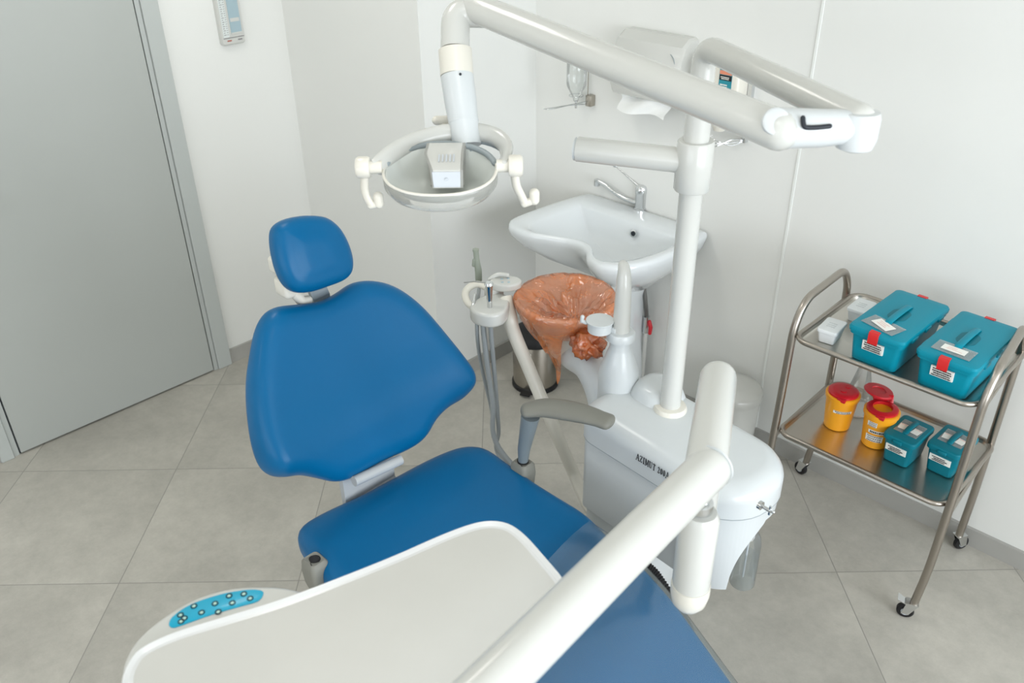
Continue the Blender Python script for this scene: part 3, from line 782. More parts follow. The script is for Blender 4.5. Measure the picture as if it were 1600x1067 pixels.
# ---- water bottle in the niche of the unit
wb = onY(1164, 880, 1.515)
t = thing('water_bottle', 'clear plastic water bottle half full, hanging under the end of the dental unit', 'bottle', (wb.x, wb.y, .375))
b = NB(); add_lathe(b, [(.012, 0), (.030, 0), (.034, .006), (.034, .145), (.030, .17), (.016, .195), (.013, .20), (.013, .215)], (wb.x, wb.y, .375), 32); obj('bottle_body', b, M_clear, t)
b = NB(); add_lathe(b, [(.0325, .003), (.0325, .105)], (wb.x, wb.y, .375), 32); obj('water', b, M_water, t)
b = NB(); add_lathe(b, [(.016, .210), (.016, .242), (.012, .245)], (wb.x, wb.y, .375), 24); add_tube(b, [(wb.x, wb.y, .40), (wb.x, wb.y, .62)], .003, 8); obj('bottle_cap', b, M_cloudy, t)

# ================================================================ operating lamp
lamp = thing('operating_lamp', 'white dental operating lamp with two handles on a long jointed arm above the chair', 'lamp', (PX_, PY_, 1.62))
Jp = onz(1340, 197, 1.705)
top = Vector((PX_, PY_, ZT))
dirJ = (Jp - top); 
b = NB(); pts = fillet([Vector((PX_, PY_, 1.60)), Vector((PX_, PY_, ZT - .012)), Jp + Vector((0, 0, .012))], [0, .045, 0], 10)
nP = len(pts); add_tube(b, pts, [.029] + [.0275] * (nP - 2) + [.029], 28, dome=(False, True)); obj('rear_arm', b, M_white, lamp)
# elbow joint
b = NB(); add_lathe(b, [(.020, .028), (.034, .026), (.037, .016), (.037, -.022), (.032, -.038), (.018, -.044)][::-1], Jp, 32); jj = obj('elbow_joint', b, M_whitecool, lamp)
b = NB(); add_lathe(b, [(.018, .026), (.017, .034), (.008, .037)], Jp, 24); obj('joint_cap', b, M_cream, jj)
As = ond(1218, 204, 1.535); Lp = ond(742, 12, 2.02)
ax = (Lp - As).normalized()
b = NB(); add_tube(b, [Jp + (As - Jp) * .12, Jp + (As - Jp) * .5, As + ax * .012], [.030, .0335, .036], 28, dome=(True, False)); obj('elbow_link', b, M_whitecool, lamp)
# dark slot on the link
b = NB(); q0, q1 = ond(1254, 216, 1.50), ond(1297, 219, 1.50); lnk = Jp - As
fd = (-FW + Z * .0).normalized()
lc = lambda t: As + (Jp - As) * t
def onlink(t, up): return lc(t) + fd * .0345 + UP * up
sl_ = [onlink(.215, .012), onlink(.225, .0), onlink(.26, -.005), onlink(.40, -.006), onlink(.55, -.005)]
add_tube(b, catmull(sl_, 4), .0042, 10, dome=True); obj('link_slot', b, M_dark, lamp)
# spring arm
b = NB(); add_tube(b, [As + ax * .0, As + ax * .10, Lp - ax * .06, Lp], [.0355, .0345, .0335, .033], 32, dome=(True, True)); obj('spring_arm', b, M_white, lamp)
b = NB(); sc_ = As + ax * .02 - (FW * .028); add_lathe(b, [(.024, 0), (.024, .010), (.020, .013)], sc_, 28, axis=-FW); obj('arm_hinge_disc', b, M_whitecool, lamp)
# curved neck going down
V0 = ond(711, 78, 2.02); V1 = ond(714, 118, 2.02); V2 = ond(724, 190, 2.02); V3 = ond(730, 228, 2.02)
b = NB(); add_tube(b, fillet([ond(760, 20, 2.03), ond(712, 19, 2.03), V0], [0, .055, 0], 12), .0335, 28, dome=(True, False)); obj('neck_elbow', b, M_white, lamp)
b = NB(); add_tube(b, [V0, V1], .0385, 32); obj('neck_collar', b, M_cream, lamp)
b = NB(); add_tube(b, [V1, V1 + (V2 - V1) * .5, V2], [.038, .0375, .0345], 32); nk = obj('neck_sleeve', b, M_whitecool, lamp)
b = NB(); add_tube(b, [V2, V3], [.0345, .0335], 32, dome=(False, False)); add_tube(b, [V2 - (V2 - V1).normalized() * .0015, V2 + (V2 - V1).normalized() * .0015], .0352, 32); obj('swivel', b, M_whitecool, lamp)
b = NB(); add_lathe(b, [(.003, 0), (.003, .002)], V1 + (V2 - V1) * .08 - FW * .0375 + RT * .009, 10, axis=-FW); obj('grub_screw', b, M_dark, nk)
# head
HD = ond(688, 270, 1.93)
RTh = Vector((RT.x, RT.y, 0)).normalized(); BK = Vector((-RTh.y, RTh.x, 0))   # BK: horizontally away from the camera
tiltn = math.radians(13)
HN = (Z * math.cos(tiltn) - BK * math.sin(tiltn)).normalized(); HB = RTh.cross(HN).normalized() * -1
HB = HN.cross(RTh).normalized()          # in-plane direction pointing away from the camera
RA, RB = .122, .100
def ell(sa, h, n=48, p=2.25):
    out = []
    for k in range(n):
        a = 2 * PI * k / n; c_, s_ = math.cos(a), math.sin(a); f_ = (abs(c_) ** p + abs(s_) ** p) ** (-1 / p)
        out.append(HD + RTh * (RA * sa * c_ * f_) + HB * (RB * sa * s_ * f_) + HN * h)
    return out
b = NB(); loft(b, [ell(.15, -.052), ell(.5, -.045), ell(.8, -.025), ell(.97, .004), ell(.99, .006), ell(.96, .006), ell(.78, -.019), ell(.5, -.038), ell(.15, -.046)]); obj('reflector', b, M_reflector, lamp)
b = NB(); loft(b, [ell(1.0, .010), ell(1.035, .004), ell(1.03, -.018), ell(.93, -.036), ell(.74, -.052), ell(.6, -.060)], False, False); obj('clear_shield', b, M_shield, lamp)
b = NB(); add_tube(b, ell(1.015, .010), .0032, 8, closed=True); obj('shield_rim', b, M_cream, lamp)
b = NB(); add_tube(b, [HD + RTh * (RA * 1.0 * math.cos(a)) + HB * (RB * 1.05 * math.sin(a)) + HN * .010 for a in [math.radians(12 + 156 * k / 24) for k in range(25)]], .007, 10, dome=True); obj('reflector_frame', b, M_greyseal, lamp)
# bulb housing across the middle
b = NB()
def hb(u, v, w): return HD + RTh * u + HB * v + HN * w
hx0, hx1 = -.016, .066
prof = [(.085, .012), (.075, .030), (.00, .050), (-.055, .042), (-.072, .008), (-.03, -.012), (.06, -.012)]
loft(b, [[hb(hx0 + (.006 if k == 0 else 0) - .22 * min(v, 0) + (.0 if v < 0 else -.004), v, w) for v, w in prof] if k < 2 else [hb(hx1 - (.006 if k == 3 else 0), v, w) for v, w in prof] for k in range(4)])
bmesh.ops.transform(b, matrix=Matrix.Translation(-RTh * .012), verts=b.verts)
ho = obj('bulb_housing', b, M_white, lamp, angle=25)
b = NB()
for k in range(5):
    u = hx0 - .012 + .028 + .008 * k
    q = [hb(u, -.006, .0497), hb(u + .0028, -.006, .0497), hb(u + .0028, -.030, .0470), hb(u, -.030, .0470)]; loft(b, [q, [p + HN * .001 for p in q]])
obj('vent_slots', b, M_cloudy, ho, smooth=False)
b = NB(); q = [hb(hx0 + .004, -.0558, .039), hb(hx1 - .018, -.0558, .039), hb(hx1 - .018, -.0715, .011), hb(hx0 + .007, -.0715, .011)]; loft(b, [[p - HB * .001 for p in q], [p - HB * .003 + HN * .0008 for p in q]]); add_lathe(b, [(.004, 0), (.004, .002)], hb(.019, -.066, .026), 12, axis=-HB); obj('housing_front', b, M_cloudy, ho, smooth=False)
# yoke with a grey edge strip, pivots and handles
PL, PR_ = HD - RTh * .152 + HN * .016, HD + RTh * .150 + HN * .016
ymid = V3 + (V2 - V3).normalized() * .034
b = NB(); ya = []
for k in range(25):
    a = PI * k / 24; ya.append((PL + PR_) / 2 - RTh * .136 * math.cos(a) + (ymid - (PL + PR_) / 2) * math.sin(a) ** .9)
add_tube(b, ya, .010, 12, dome=True, sx=2.0, ref=tuple(BK)); yo = obj('yoke', b, M_white, lamp)
b = NB(); add_tube(b, [p - BK * .006 - Z * .0215 for p in ya[2:-2]], .0042, 8, dome=True); obj('yoke_seal', b, M_greyseal, yo)
for sgn, pv in ((-1, PL), (1, PR_)):
    b = NB(); ar = RTh * sgn
    add_lathe(b, [(.014, -.026), (.014, .0), (.022, .001), (.024, .006), (.024, .026), (.020, .031), (.010, .033)], pv, 28, axis=ar); pvk = obj('pivot_knob', b, M_cream, lamp)
    b = NB(); c0 = pv + ar * .013 - Z * .01
    hp = [c0, c0 - Z * .035 + ar * (.004 if sgn < 0 else .004), c0 - Z * .058 + ar * (.002 if sgn < 0 else .014), c0 - Z * .076 + (RTh * .006 if sgn < 0 else RTh * .022)]
    add_tube(b, catmull(hp, 6), [.011 + .002 * math.sin(k) * 0 for k in range(19)], 16, dome=True, sx=.75)
    kb = hp[-1] + RTh * (.018 if sgn < 0 else .022) + Z * (.010 if sgn < 0 else .014)
    add_tube(b, [hp[-1] - Z * .002, kb - Z * .008], .009, 14, dome=True); add_tube(b, [kb - Z * .008, kb + Z * .008], .0115, 16, dome=True)
    obj('handle', b, M_cream, lamp)
b = NB(); kb = ond(690, 188, 2.08); add_tube(b, [kb - RTh * .012, kb + RTh * .02], .011, 16, dome=True); add_tube(b, [kb - Z * .01, V3 + BK * .01], .008, 12); obj('rear_knob', b, M_cream, lamp)
b = NB(); kb = ond(737, 236, 1.99); add_tube(b, [kb + Z * .006, kb - Z * .012], .005, 10, dome=True); obj('lock_pin', b, M_greyseal, lamp)

# ================================================================ instrument table with its arm
ZA = 1.19
tbl = thing('instrument_table', 'white instrument tray with blue keypad on a thick white swing arm', 'instrument table', (2.25, .92, .86))
A1 = onz(1122, 592, ZA); A2 = onz(1102, 738, ZA); A3 = onz(772, 1067, ZA)
d23 = (A3 - A2).normalized(); A4 = A2 + d23 * .98
b = NB(); add_tube(b, [A1, A1 + (A2 - A1) * .5, A2], .0375, 36, dome=(True, True)); add_tube(b, [Vector((A1.x, A1.y, ZA)), Vector((A1.x, A1.y, UT - .07))], .034, 28, dome=(False, True)); add_tube(b, [Vector((A1.x, A1.y, .725)), Vector((1.98, 1.45, .715))], .026, 20); obj('lower_arm', b, M_white, tbl)
b = NB(); add_tube(b, [A2 - d23 * .012, A2, A2 + d23 * .02, A4], [.039, .0395, .0385, .0385], 40, dome=(True, True)); ua = obj('upper_arm', b, M_white, tbl)
b = NB(); add_tube(b, [A2 - d23 * .026, A2 - d23 * .022], .0405, 36); obj('arm_ring', b, M_whitecool, ua)
b = NB(); add_lathe(b, [(.020, 0), (.032, .006), (.036, .03), (.037, .20), (.03, .215)], (A2.x, A2.y, .885), 36); pv = obj('pivot_housing', b, M_white, tbl)
b = NB(); add_lathe(b, [(.008, -.022), (.022, -.016), (.033, 0), (.0375, .022), (.0375, .045)], (A2.x, A2.y, .875), 36); obj('pivot_cap', b, M_cream, pv)
b = NB(); add_lathe(b, [(.018, 0), (.022, .004), (.022, .022), (.016, .026)], (A2.x, A2.y, 1.10), 28); add_tube(b, [Vector((A2.x, A2.y, 1.12)), Vector((A2.x, A2.y, 1.17))], .014, 16); obj('brake_knob', b, M_chrome, pv)
TZt = 1.085
tr_ctrl = [(200, 1030), (222, 1008), (275, 984), (360, 958), (455, 928), (600, 872), (690, 833), (740, 815), (770, 811), (797, 816), (822, 834), (850, 865), (885, 908)]
tp = [onz(x, y, TZt) for x, y in tr_ctrl]
e0, e1 = tp[0], tp[-1]
xfar = 2.232
ctrl = [(e0.x + .06, e0.y - .035, 0)] + [(p.x, p.y, 0) for p in tp] + [(xfar - .03, e1.y - .03, 0), (xfar + .005, e1.y - .09, 0), (xfar + .015, .35, 0), (xfar + .015, .10, 0), (xfar - .03, .045, 0), (2.10, e0.y - .06, 0)]
tl_ = resample([(p.x, p.y) for p in catmull(ctrl, 7, closed=True)], 180)
b = NB(); slab(b, tl_, TZt - .032, TZt - .006, 0, r0=.012)
o1, o2, o3 = inset2(tl_, .002), inset2(tl_, .007), inset2(tl_, .011)
loft(b, [[(*p, TZt - .006) for p in tl_], [(*p, TZt - .002) for p in o1], [(*p, TZt) for p in inset2(tl_, .004)], [(*p, TZt - .001) for p in o2], [(*p, TZt - .006) for p in o3], [(*p, TZt - .0075) for p in inset2(tl_, .018)]], False, True)
trr = obj('tray', b, M_tray, tbl, angle=60)
b = NB(); slab(b, inset2(tl_, .0165), TZt - .0075, TZt - .0055, .001); obj('tray_mat', b, M_mat, trr)
# keypad housing bulging out on the seat side
kc_ = [(190, 1062), (197, 1025), (220, 992), (262, 958), (310, 932), (360, 918), (410, 915), (445, 917), (462, 921)]
kp = [onz(x, y, TZt - .012) for x, y in kc_]
mid = [(kp[-1].x + .05, kp[-1].y + .02, 0), (2.02, .36, 0), (2.10, .15, 0), (2.06, .00, 0), (kp[0].x + .09, kp[0].y - .03, 0)]
kl = resample([(p.x, p.y) for p in catmull([(p.x, p.y, 0) for p in kp] + mid, 6, closed=True)], 140)
b = NB(); slab(b, kl, TZt - .05, TZt - .010, .010, 5, r0=.012); kh = obj('keypad_housing', b, M_white, tbl, angle=60)
kf = [(264, 975), (272, 962), (300, 944), (345, 929), (385, 922), (408, 923), (411, 930), (402, 940), (375, 948), (330, 961), (285, 977), (270, 981)]
kz = TZt - .0098
kl2 = [(p.x, p.y) for p in catmull([onz(x, y, kz) for x, y in kf], 6, closed=True)]
b = NB(); slab(b, kl2, kz, kz + .0012, .0006, 2); kpd = obj('keypad', b, M_key, tbl)
for x, y in ((282, 961), (303, 947), (283, 971), (315, 957), (336, 943), (358, 931), (381, 928), (341, 956), (363, 942), (391, 935), (288, 966)):
    b1 = NB(); c = onz(x, y, kz + .0012); add_tube(b1, [c + Vector((.0046 * math.cos(a), .0046 * math.sin(a), .0003)) for a in [2 * PI * k / 12 for k in range(12)]], .0011, 6, closed=True); obj('key_ring', b1, M_keyring, kpd); b2 = NB(); add_lathe(b2, [(.0027, 0), (.0027, .0006)], c, 12); obj('key_dot', b2, M_keydot, kpd)
# mount between tray and arm (beyond the frame) 
b = NB(); mx = A2 + d23 * .90; add_tube(b, [Vector((mx.x, mx.y, ZA)), Vector((mx.x, mx.y, TZt - .02))], .03, 28); add_box(b, 2.05, mx.x + .05, mx.y - .06, mx.y + .06, TZt - .06, TZt - .03, .01, 2); obj('tray_mount', b, M_white, tbl)

# ================================================================ assistant console (suction holder)
sus = thing('suction_console', 'white assistant console with small key disc on a curved tube beside the cuspidor', 'instrument holder', (1.16, 1.5, 0))
HZ = .905
b = NB(); hp0 = onz(795, 470, HZ - .02)
tp_ = [onz(790, 465, HZ - .005), onz(797, 497, .85), onz(803, 520, .80), onz(826, 575, .68), onz(862, 660, .50), onz(888, 720, .36), onz(900, 748, .30), Vector((1.50, 1.57, .25)), Vector((1.60, 1.55, .25))]
pc = catmull(tp_, 6); add_tube(b, pc, [.023 - .004 * i / len(pc) for i in range(len(pc))], 20); obj('support_tube', b, M_cream, sus)
b = NB()
bc0 = [onz(x, y, HZ) for x, y in ((735, 474), (752, 462), (772, 456), (792, 460), (796, 472), (788, 486), (770, 492), (750, 490), (737, 484))]
bl = [(p.x, p.y) for p in catmull(bc0, 5, closed=True)]
slab(b, bl, HZ - .048, HZ, .010, 4, r0=.012); obj('holder_body', b, M_white, sus)
b = NB()   # curled cradle at the left
cr = [onz(744, 482, HZ - .012), onz(732, 474, HZ - .008), onz(727, 460, HZ), onz(733, 449, HZ + .006), onz(747, 444, HZ + .008), onz(762, 450, HZ + .002)]
add_tube(b, catmull(cr, 5), .010, 14, dome=True, sx=1.2); cr2 = [onz(740, 478, HZ), onz(735, 466, HZ + .006), onz(738, 457, HZ + .008)]; obj('cradle', b, M_cream, sus)
b = NB(); add_tube(b, catmull([onz(737, 488, HZ - .02), onz(740, 474, HZ), onz(742, 460, HZ + .006)], 4), .0055, 10, dome=True); obj('cradle_clip', b, M_chrome, sus)
b = NB(); kd = onz(790, 438, HZ + .035)
ring = [(kd.x + .046 * math.cos(a) * 1.0, kd.y + .046 * math.sin(a)) for a in [2 * PI * k / 40 for k in range(40)]]
rl = []
for k in range(40):
    a = 2 * PI * k / 40; v = RTh * (.050 * math.cos(a)) + BK * (.036 * math.sin(a)); rl.append((kd.x + v.x, kd.y + v.y))
slab(b, rl, HZ + .012, HZ + .036, .007, 4, r0=.004)
add_box(b, kd.x - .05, kd.x - .005, kd.y - .05, kd.y + .0, HZ - .03, HZ + .014, .008, 2)
kdo = obj('key_disc', b, M_white, sus)
b = NB()
for x, y in ((784, 436), (794, 435), (785, 441), (795, 441)):
    add_lathe(b, [(.0045, 0), (.004, .0014)], onz(x, y, HZ + .036), 14)
obj('disc_keys', b, M_screen, kdo)
b = NB(); add_tube(b, catmull([onz(765, 436, HZ + .03), onz(778, 429, HZ + .045), onz(793, 430, HZ + .045)], 5), .007, 10, dome=True); obj('lever', b, M_white, sus)
# suction handpiece (grey green) and three-way syringe
hp_ = thing('suction_handpiece', 'slim grey-green suction handpiece standing in the console beside the orange bag', 'handpiece', onz(748, 436, HZ))
h0 = onz(748, 438, HZ - .01); 
b = NB(); add_tube(b, [h0, h0 + Z * .035, h0 + Z * .075 + RTh * -.004, h0 + Z * .105 + RTh * -.006], [.011, .0115, .009, .009], 18); obj('handpiece_body', b, M_greyhp, hp_)
b = NB(); t0 = h0 + Z * .105 - RTh * .006; add_tube(b, [t0, t0 + Z * .006, t0 + Z * .007], [.0105, .0105, .007], 18); obj('handpiece_tip', b, M_greyhp, hp_); b = NB(); add_tube(b, [h0 + Z * .055 - RTh * .014, h0 + Z * .072 - RTh * .012], .0065, 10, dome=True); obj('handpiece_button', b, M_greyhp, hp_)
def hose(name, pts, r, label, m=M_greyhose, cat='hose'):
    b = NB(); add_tube(b, catmull(pts, 8), r, 12); return tag(obj(name, b, m), label, cat)
b = NB(); add_tube(b, catmull([h0 - Z * .03, onz(745, 500, .84), onz(750, 560, .70), onz(768, 640, .50), onz(778, 700, .36), Vector((1.36, 1.52, .20)), Vector((1.52, 1.55, .16))], 8), .0062, 12); obj('suction_hose', b, M_greyhose, hp_)
syr = thing('air_water_syringe', 'chrome three-way syringe with thin bent nozzle hanging in front of the console', 'syringe', onz(766, 470, HZ))
q0 = onz(766, 500, HZ - .045)
qt = onY(764, 446, q0.y)
b = NB(); add_tube(b, [q0, q0 + (qt - q0) * .5, q0 + (qt - q0) * .9, qt], [.0062, .0078, .0105, .012], 16); add_lathe(b, [(.012, 0), (.014, .004), (.012, .010), (.006, .012)], qt, 18); obj('syringe_body', b, M_chrome, syr)
b = NB(); nt_ = qt + Z * .008; add_tube(b, [nt_, nt_ - RTh * .045 + Z * .006, nt_ - RTh * .075 - Z * .001 + Z * .004], [.0025, .002, .0018], 8); obj('nozzle', b, M_chrome, syr)
b = NB(); add_tube(b, catmull([q0, onY(768, 530, q0.y), onY(774, 600, q0.y + .02), onY(779, 670, q0.y + .05), onY(782, 715, q0.y + .06), Vector((1.40, 1.52, .22)), Vector((1.54, 1.55, .2))], 8), .0075, 12); obj('syringe_hose', b, M_greyhose, syr)
ej = thing('saliva_ejector', 'thin grey ejector hose hanging between the other two hoses of the console', 'hose', onz(755, 488, HZ - .04))
b = NB(); add_tube(b, catmull([onz(752, 480, HZ - .02), onz(754, 500, .85), onz(760, 560, .72), onz(770, 630, .55), onz(780, 700, .38), Vector((1.40, 1.54, .20)), Vector((1.55, 1.56, .18))], 8), .0085, 12); obj('ejector_hose', b, M_greyhose, ej)

# ================================================================ wash basin
basin = thing('wash_basin', 'white ceramic wash basin with wavy front edge on a slim pedestal', 'wash basin', (.95, YB, 0))
BZt = .83
bo = [(.615, 2.10), (.66, 2.072), (.73, 2.072), (.82, 2.105), (.91, 2.135), (.985, 2.12), (1.045, 2.065), (1.11, 2.045), (1.175, 2.085), (1.222, 2.17), (1.243, 2.28), (1.245, 2.40), (1.235, 2.52), (1.215, 2.553), (1.10, 2.562), (.95, 2.562), (.78, 2.562), (.66, 2.556), (.628, 2.52), (.606, 2.40), (.594, 2.27), (.592, 2.15)]
bo = [(p.x, p.y) for p in catmull([(x, y, 0) for x, y in bo], 5, closed=True)]
nB = len(bo)
def mixl(l0, l1, f): return [(a[0] + (c_[0] - a[0]) * f, a[1] + (c_[1] - a[1]) * f) for a, c_ in zip(l0, l1)]
bc = (1.0, 2.33)
# inner bowl edge: a loop around its own centre following the outline directions
inner = []
for (x, y) in bo:
    xx = x; yy = y
    nxp = bc[0] + (xx - bc[0]) * .83; nyp = y + (.035 if y < 2.3 else 0)
    nyp = min(nyp, 2.44)
    if x < .80: nxp = max(nxp, .665)
    inner.append((nxp, nyp))
for _ in range(6): inner = [((inner[i - 1][0] + inner[i][0] * 2 + inner[(i + 1) % nB][0]) / 4, (inner[i - 1][1] + inner[i][1] * 2 + inner[(i + 1) % nB][1]) / 4) for i in range(nB)]
dc = (1.02, 2.30)
def toward(l, f): return mixl(l, [dc] * nB, f)
def wallclamp(l): return [(p[0], min(p[1], 2.562)) for p in l]
und = (1.04, 2.40)
def under(f):
    out = []
    for (x, y) in bo: out.append((und[0] + (x - und[0]) * f, min(2.562, und[1] + (y - und[1]) * f + (.03 * (1 - f) if y > 2.5 else 0))))
    return out
b = NB()
Ls = [[(*p, .60) for p in under(.20)], [(*p, .62) for p in under(.30)], [(*p, .665) for p in under(.52)], [(*p, .71) for p in under(.75)], [(*p, .76) for p in under(.92)], [(*p, .795) for p in wallclamp(inset2(bo, .004))], [(*p, .815) for p in wallclamp(inset2(bo, -.001))], [(*p, .828) for p in wallclamp(inset2(bo, .003))], [(*p, .833) for p in wallclamp(inset2(bo, .012))],
      [(*p, .832) for p in mixl(inset2(bo, .012), inner, .6)], [(*p, .829) for p in inner], [(*p, .818) for p in toward(inner, .04)], [(*p, .790) for p in toward(inner, .10)], [(*p, .75) for p in toward(inner, .20)], [(*p, .72) for p in toward(inner, .36)], [(*p, .705) for p in toward(inner, .6)], [(*p, .70) for p in toward(inner, .92)]]
loft(b, Ls)
bs = obj('basin', b, M_ceramic, basin, angle=70)
b = NB()   # pedestal
pf = lambda w, d, z: [(1.03 + x * w, 2.562 - d + y * d, z) for x, y in [(math.cos(a), math.sin(a) if math.sin(a) < 0 else math.sin(a) * 0 + .0 + 1 * (math.sin(a) >= 0) * 1.0) for a in [2 * PI * k / 32 for k in range(32)]]]
def ped(w, d, z): return [(.945 + w * math.cos(a), (2.42 + d * math.sin(a)) if math.sin(a) < 0 else 2.42 + .10 * min(1, math.sin(a) * 1.4), z) for a in [2 * PI * k / 36 for k in range(36)]]
loft(b, [ped(.095, .10, 0), ped(.088, .09, .05), ped(.060, .075, .3), ped(.060, .078, .5), ped(.09, .10, .62), ped(.10, .12, .68)]); obj('pedestal', b, M_ceramic, basin, angle=60)
ovp = onz(980, 354, .785)
b = NB(); ovd = Vector((dc[0] - ovp.x, dc[1] - ovp.y, 0)).normalized()
ovp = Vector((.985, 2.415, .795))
b2 = NB(); add_lathe(b2, [(.0155, 0), (.0155, .004), (.010, .0045), (.010, .002)], ovp, 24, axis=(0.1, -1, .25)); ro = obj('overflow_ring', b2, M_chrome, bs)
add_lathe(b, [(.0102, .0), (.0102, .0035)], ovp, 20, axis=(0.1, -1, .25)); obj('overflow_hole', b, M_dark, ro)
b = NB(); add_lathe(b, [(.022, 0), (.022, .003), (.016, .004)], (dc[0], dc[1], .700), 24); obj('drain', b, M_chrome, bs)
# tap
tpb = onz(1000, 326, .833)
tap = thing('basin_mixer_tap', 'chrome mixer tap with long elbow lever on the wash basin', 'tap', tpb)
tz = .833
b = NB(); add_lathe(b, [(.026, 0), (.026, .005), (.0215, .007), (.0215, .062), (.0235, .066), (.0235, .086), (.018, .096), (.008, .099)], tpb, 28); tb = obj('tap_body', b, M_chrome, tap)
sq = [tpb + Z * .02, Vector(onY(975, 312, tpb.y - .07)), Vector(onY(945, 288, tpb.y - .15)), Vector(onY(932, 281, tpb.y - .175))]
sq[1] = Vector((tpb.x - .045, tpb.y - .045, .868)); e_ = onz(933, 282, .905); sq = [tpb + Z * .02, tpb + (e_ - tpb) * .4 + Z * -.0, tpb + (e_ - tpb) * .8 + Z * .004, e_]
b = NB(); add_tube(b, catmull(sq, 6), .0095, 14); add_lathe(b, [(.0115, -.022), (.0125, -.02), (.0125, 0.004), (.006, .008)], e_, 20); obj('spout', b, M_chrome, tap)
le = onz(962, 259, .975); lb = tpb + Z * .085
b = NB(); add_tube(b, [lb, lb + (le - lb) * .4 + Z * .0, le], [.006, .0035, .003], 10); add_tube(b, [le - RTh * .004, le + RTh * .004], .007, 12, dome=True); obj('elbow_lever', b, M_chrome, tap)
# pipes and red valve right of the pedestal
vt = thing('shut_off_valve', 'red-handled shut-off valve on white pipe below the wash basin', 'valve', onY(1008, 510, 2.52))
vp = onY(1012, 505, 2.52); VX = vp.x
b = NB(); add_tube(b, [(VX - .008, 2.52, .07), (VX - .008, 2.52, vp.z - .035)], .010, 16); obj('supply_pipe', b, M_white, vt)
b = NB(); add_tube(b, [(VX - .008, 2.52, vp.z - .045), (VX - .008, 2.52, vp.z + .03)], .014, 16); obj('valve_body', b, M_chrome, vt)
b = NB(); add_tube(b, [(VX, 2.52, vp.z), (VX + .025, 2.50, vp.z)], .006, 10); add_tube(b, [(VX + .028, 2.50, vp.z - .028), (VX + .030, 2.50, vp.z), (VX + .022, 2.50, vp.z + .024)], [.008, .009, .008], 12, dome=True); obj('valve_handle', b, M_redvalve, vt)
b = NB(); add_tube(b, catmull([(VX - .008, 2.52, vp.z + .03), (VX - .004, 2.50, vp.z + .10), (VX - .012, 2.49, vp.z + .18), (VX - .02, 2.48, vp.z + .27)], 8), .009, 12); obj('braided_hose', b, M_braid, vt)

# ================================================================ bins on the floor
pbn = thing('pedal_bin', 'small steel pedal bin with black lid behind the white console tube', 'bin', (.60, 2.27, 0))
c = (.60, 2.27, 0); b = NB(); add_lathe(b, [(.094, .018), (.098, .022), (.100, .23), (.098, .235)], c, 40); obj('bin_body', b, M_steel, pbn)
b = NB(); add_lathe(b, [(.104, 0), (.104, .018), (.098, .022)], c, 40); obj('base_ring', b, M_black, pbn)
b = NB(); add_lathe(b, [(.103, .232), (.104, .252), (.098, .268), (.07, .282), (.02, .288)], c, 40); obj('bin_lid', b, M_black, pbn)
b = NB(); dcam = (Vector((CAM.x, CAM.y, 0)) - Vector((.60, 2.27, 0))).normalized(); dcam = (Matrix.Rotation(math.radians(-20), 3, 'Z') @ dcam)
pc0 = Vector(c) + dcam * .098; sd = Vector((-dcam.y, dcam.x, 0))
loft(b, [[pc0 - sd * .025 + Z * .012, pc0 + sd * .025 + Z * .012, pc0 + sd * .022 + dcam * .04 + Z * .012, pc0 - sd * .022 + dcam * .04 + Z * .012], [pc0 - sd * .025 + Z * .018, pc0 + sd * .025 + Z * .018, pc0 + sd * .022 + dcam * .04 + Z * .018, pc0 - sd * .022 + dcam * .04 + Z * .018]]); obj('pedal', b, M_black, pbn)
b = NB(); pq = Vector(c) + dcam * .1012; loft(b, [[pq + sd * a + Z * z for a, z in ((-.018, .185), (.018, .185), (.018, .21), (-.018, .21))], [pq + dcam * .001 + sd * a + Z * z for a, z in ((-.018, .185), (.018, .185), (.018, .21), (-.018, .21))]]); obj('bin_sticker', b, M_label, pbn)
wbn = thing('white_bin', 'white round bin with domed lid behind the dental unit', 'bin', (1.50, 2.42, 0)); c = (1.50, 2.42, 0)
b = NB(); add_lathe(b, [(.085, 0), (.090, .004), (.102, .28)], c, 40); obj('bin_body', b, M_white, wbn)
b = NB(); add_lathe(b, [(.104, .275), (.107, .29), (.104, .31), (.09, .325), (.05, .335), (.01, .337)], c, 40); obj('bin_lid', b, M_white, wbn)

# ================================================================ things on the walls
# thermometer / hygrometer board
tc0 = onX(359, 72, XL + .02); yc = 1.692
th = thing('wall_thermometer', 'white wall thermometer with blue card hanging beside the grey door', 'thermometer', (XL, yc, 1.40))
b = NB(); lpz = [(yc + x, z) for x, z in rrect(-.052, .052, 1.405, 1.72, .012, 5)]
loft(b, [[(XL, y, z) for y, z in lpz], [(XL + .018, y, z) for y, z in lpz], [(XL + .024, y, z) for y, z in scale2(lpz, .96)]]); obj('case', b, M_white, th, angle=40)
b = NB(); add_box(b, XL + .024, XL + .0255, yc - .044, yc - .018, 1.437, 1.70); sc2 = obj('scale', b, M_glassdark, th)
b = NB()
for k in range(30): add_box(b, XL + .0255, XL + .026, yc - .040, yc - (.034 if k % 2 else .030), 1.447 + .0082 * k, 1.449 + .0082 * k)
for k in range(30): add_box(b, XL + .0255, XL + .026, yc - .026, yc - .021, 1.447 + .0082 * k, 1.449 + .0082 * k)
add_box(b, XL + .0255, XL + .0262, yc - .045, yc + .046, 1.4335, 1.4355)
obj('scale_marks', b, M_inkg, sc2)
b = NB(); add_box(b, XL + .024, XL + .026, yc - .008, yc + .040, 1.447, 1.70); cdd = obj('blue_card', b, M_screen, th)
b = NB(); add_box(b, XL + .026, XL + .0265, yc - .004, yc + .036, 1.494, 1.508); obj('card_line', b, M_white, cdd); b = NB(); add_box(b, XL + .026, XL + .0265, yc - .008, yc + .04, 1.447, 1.453); obj('card_line', b, M_white, cdd)
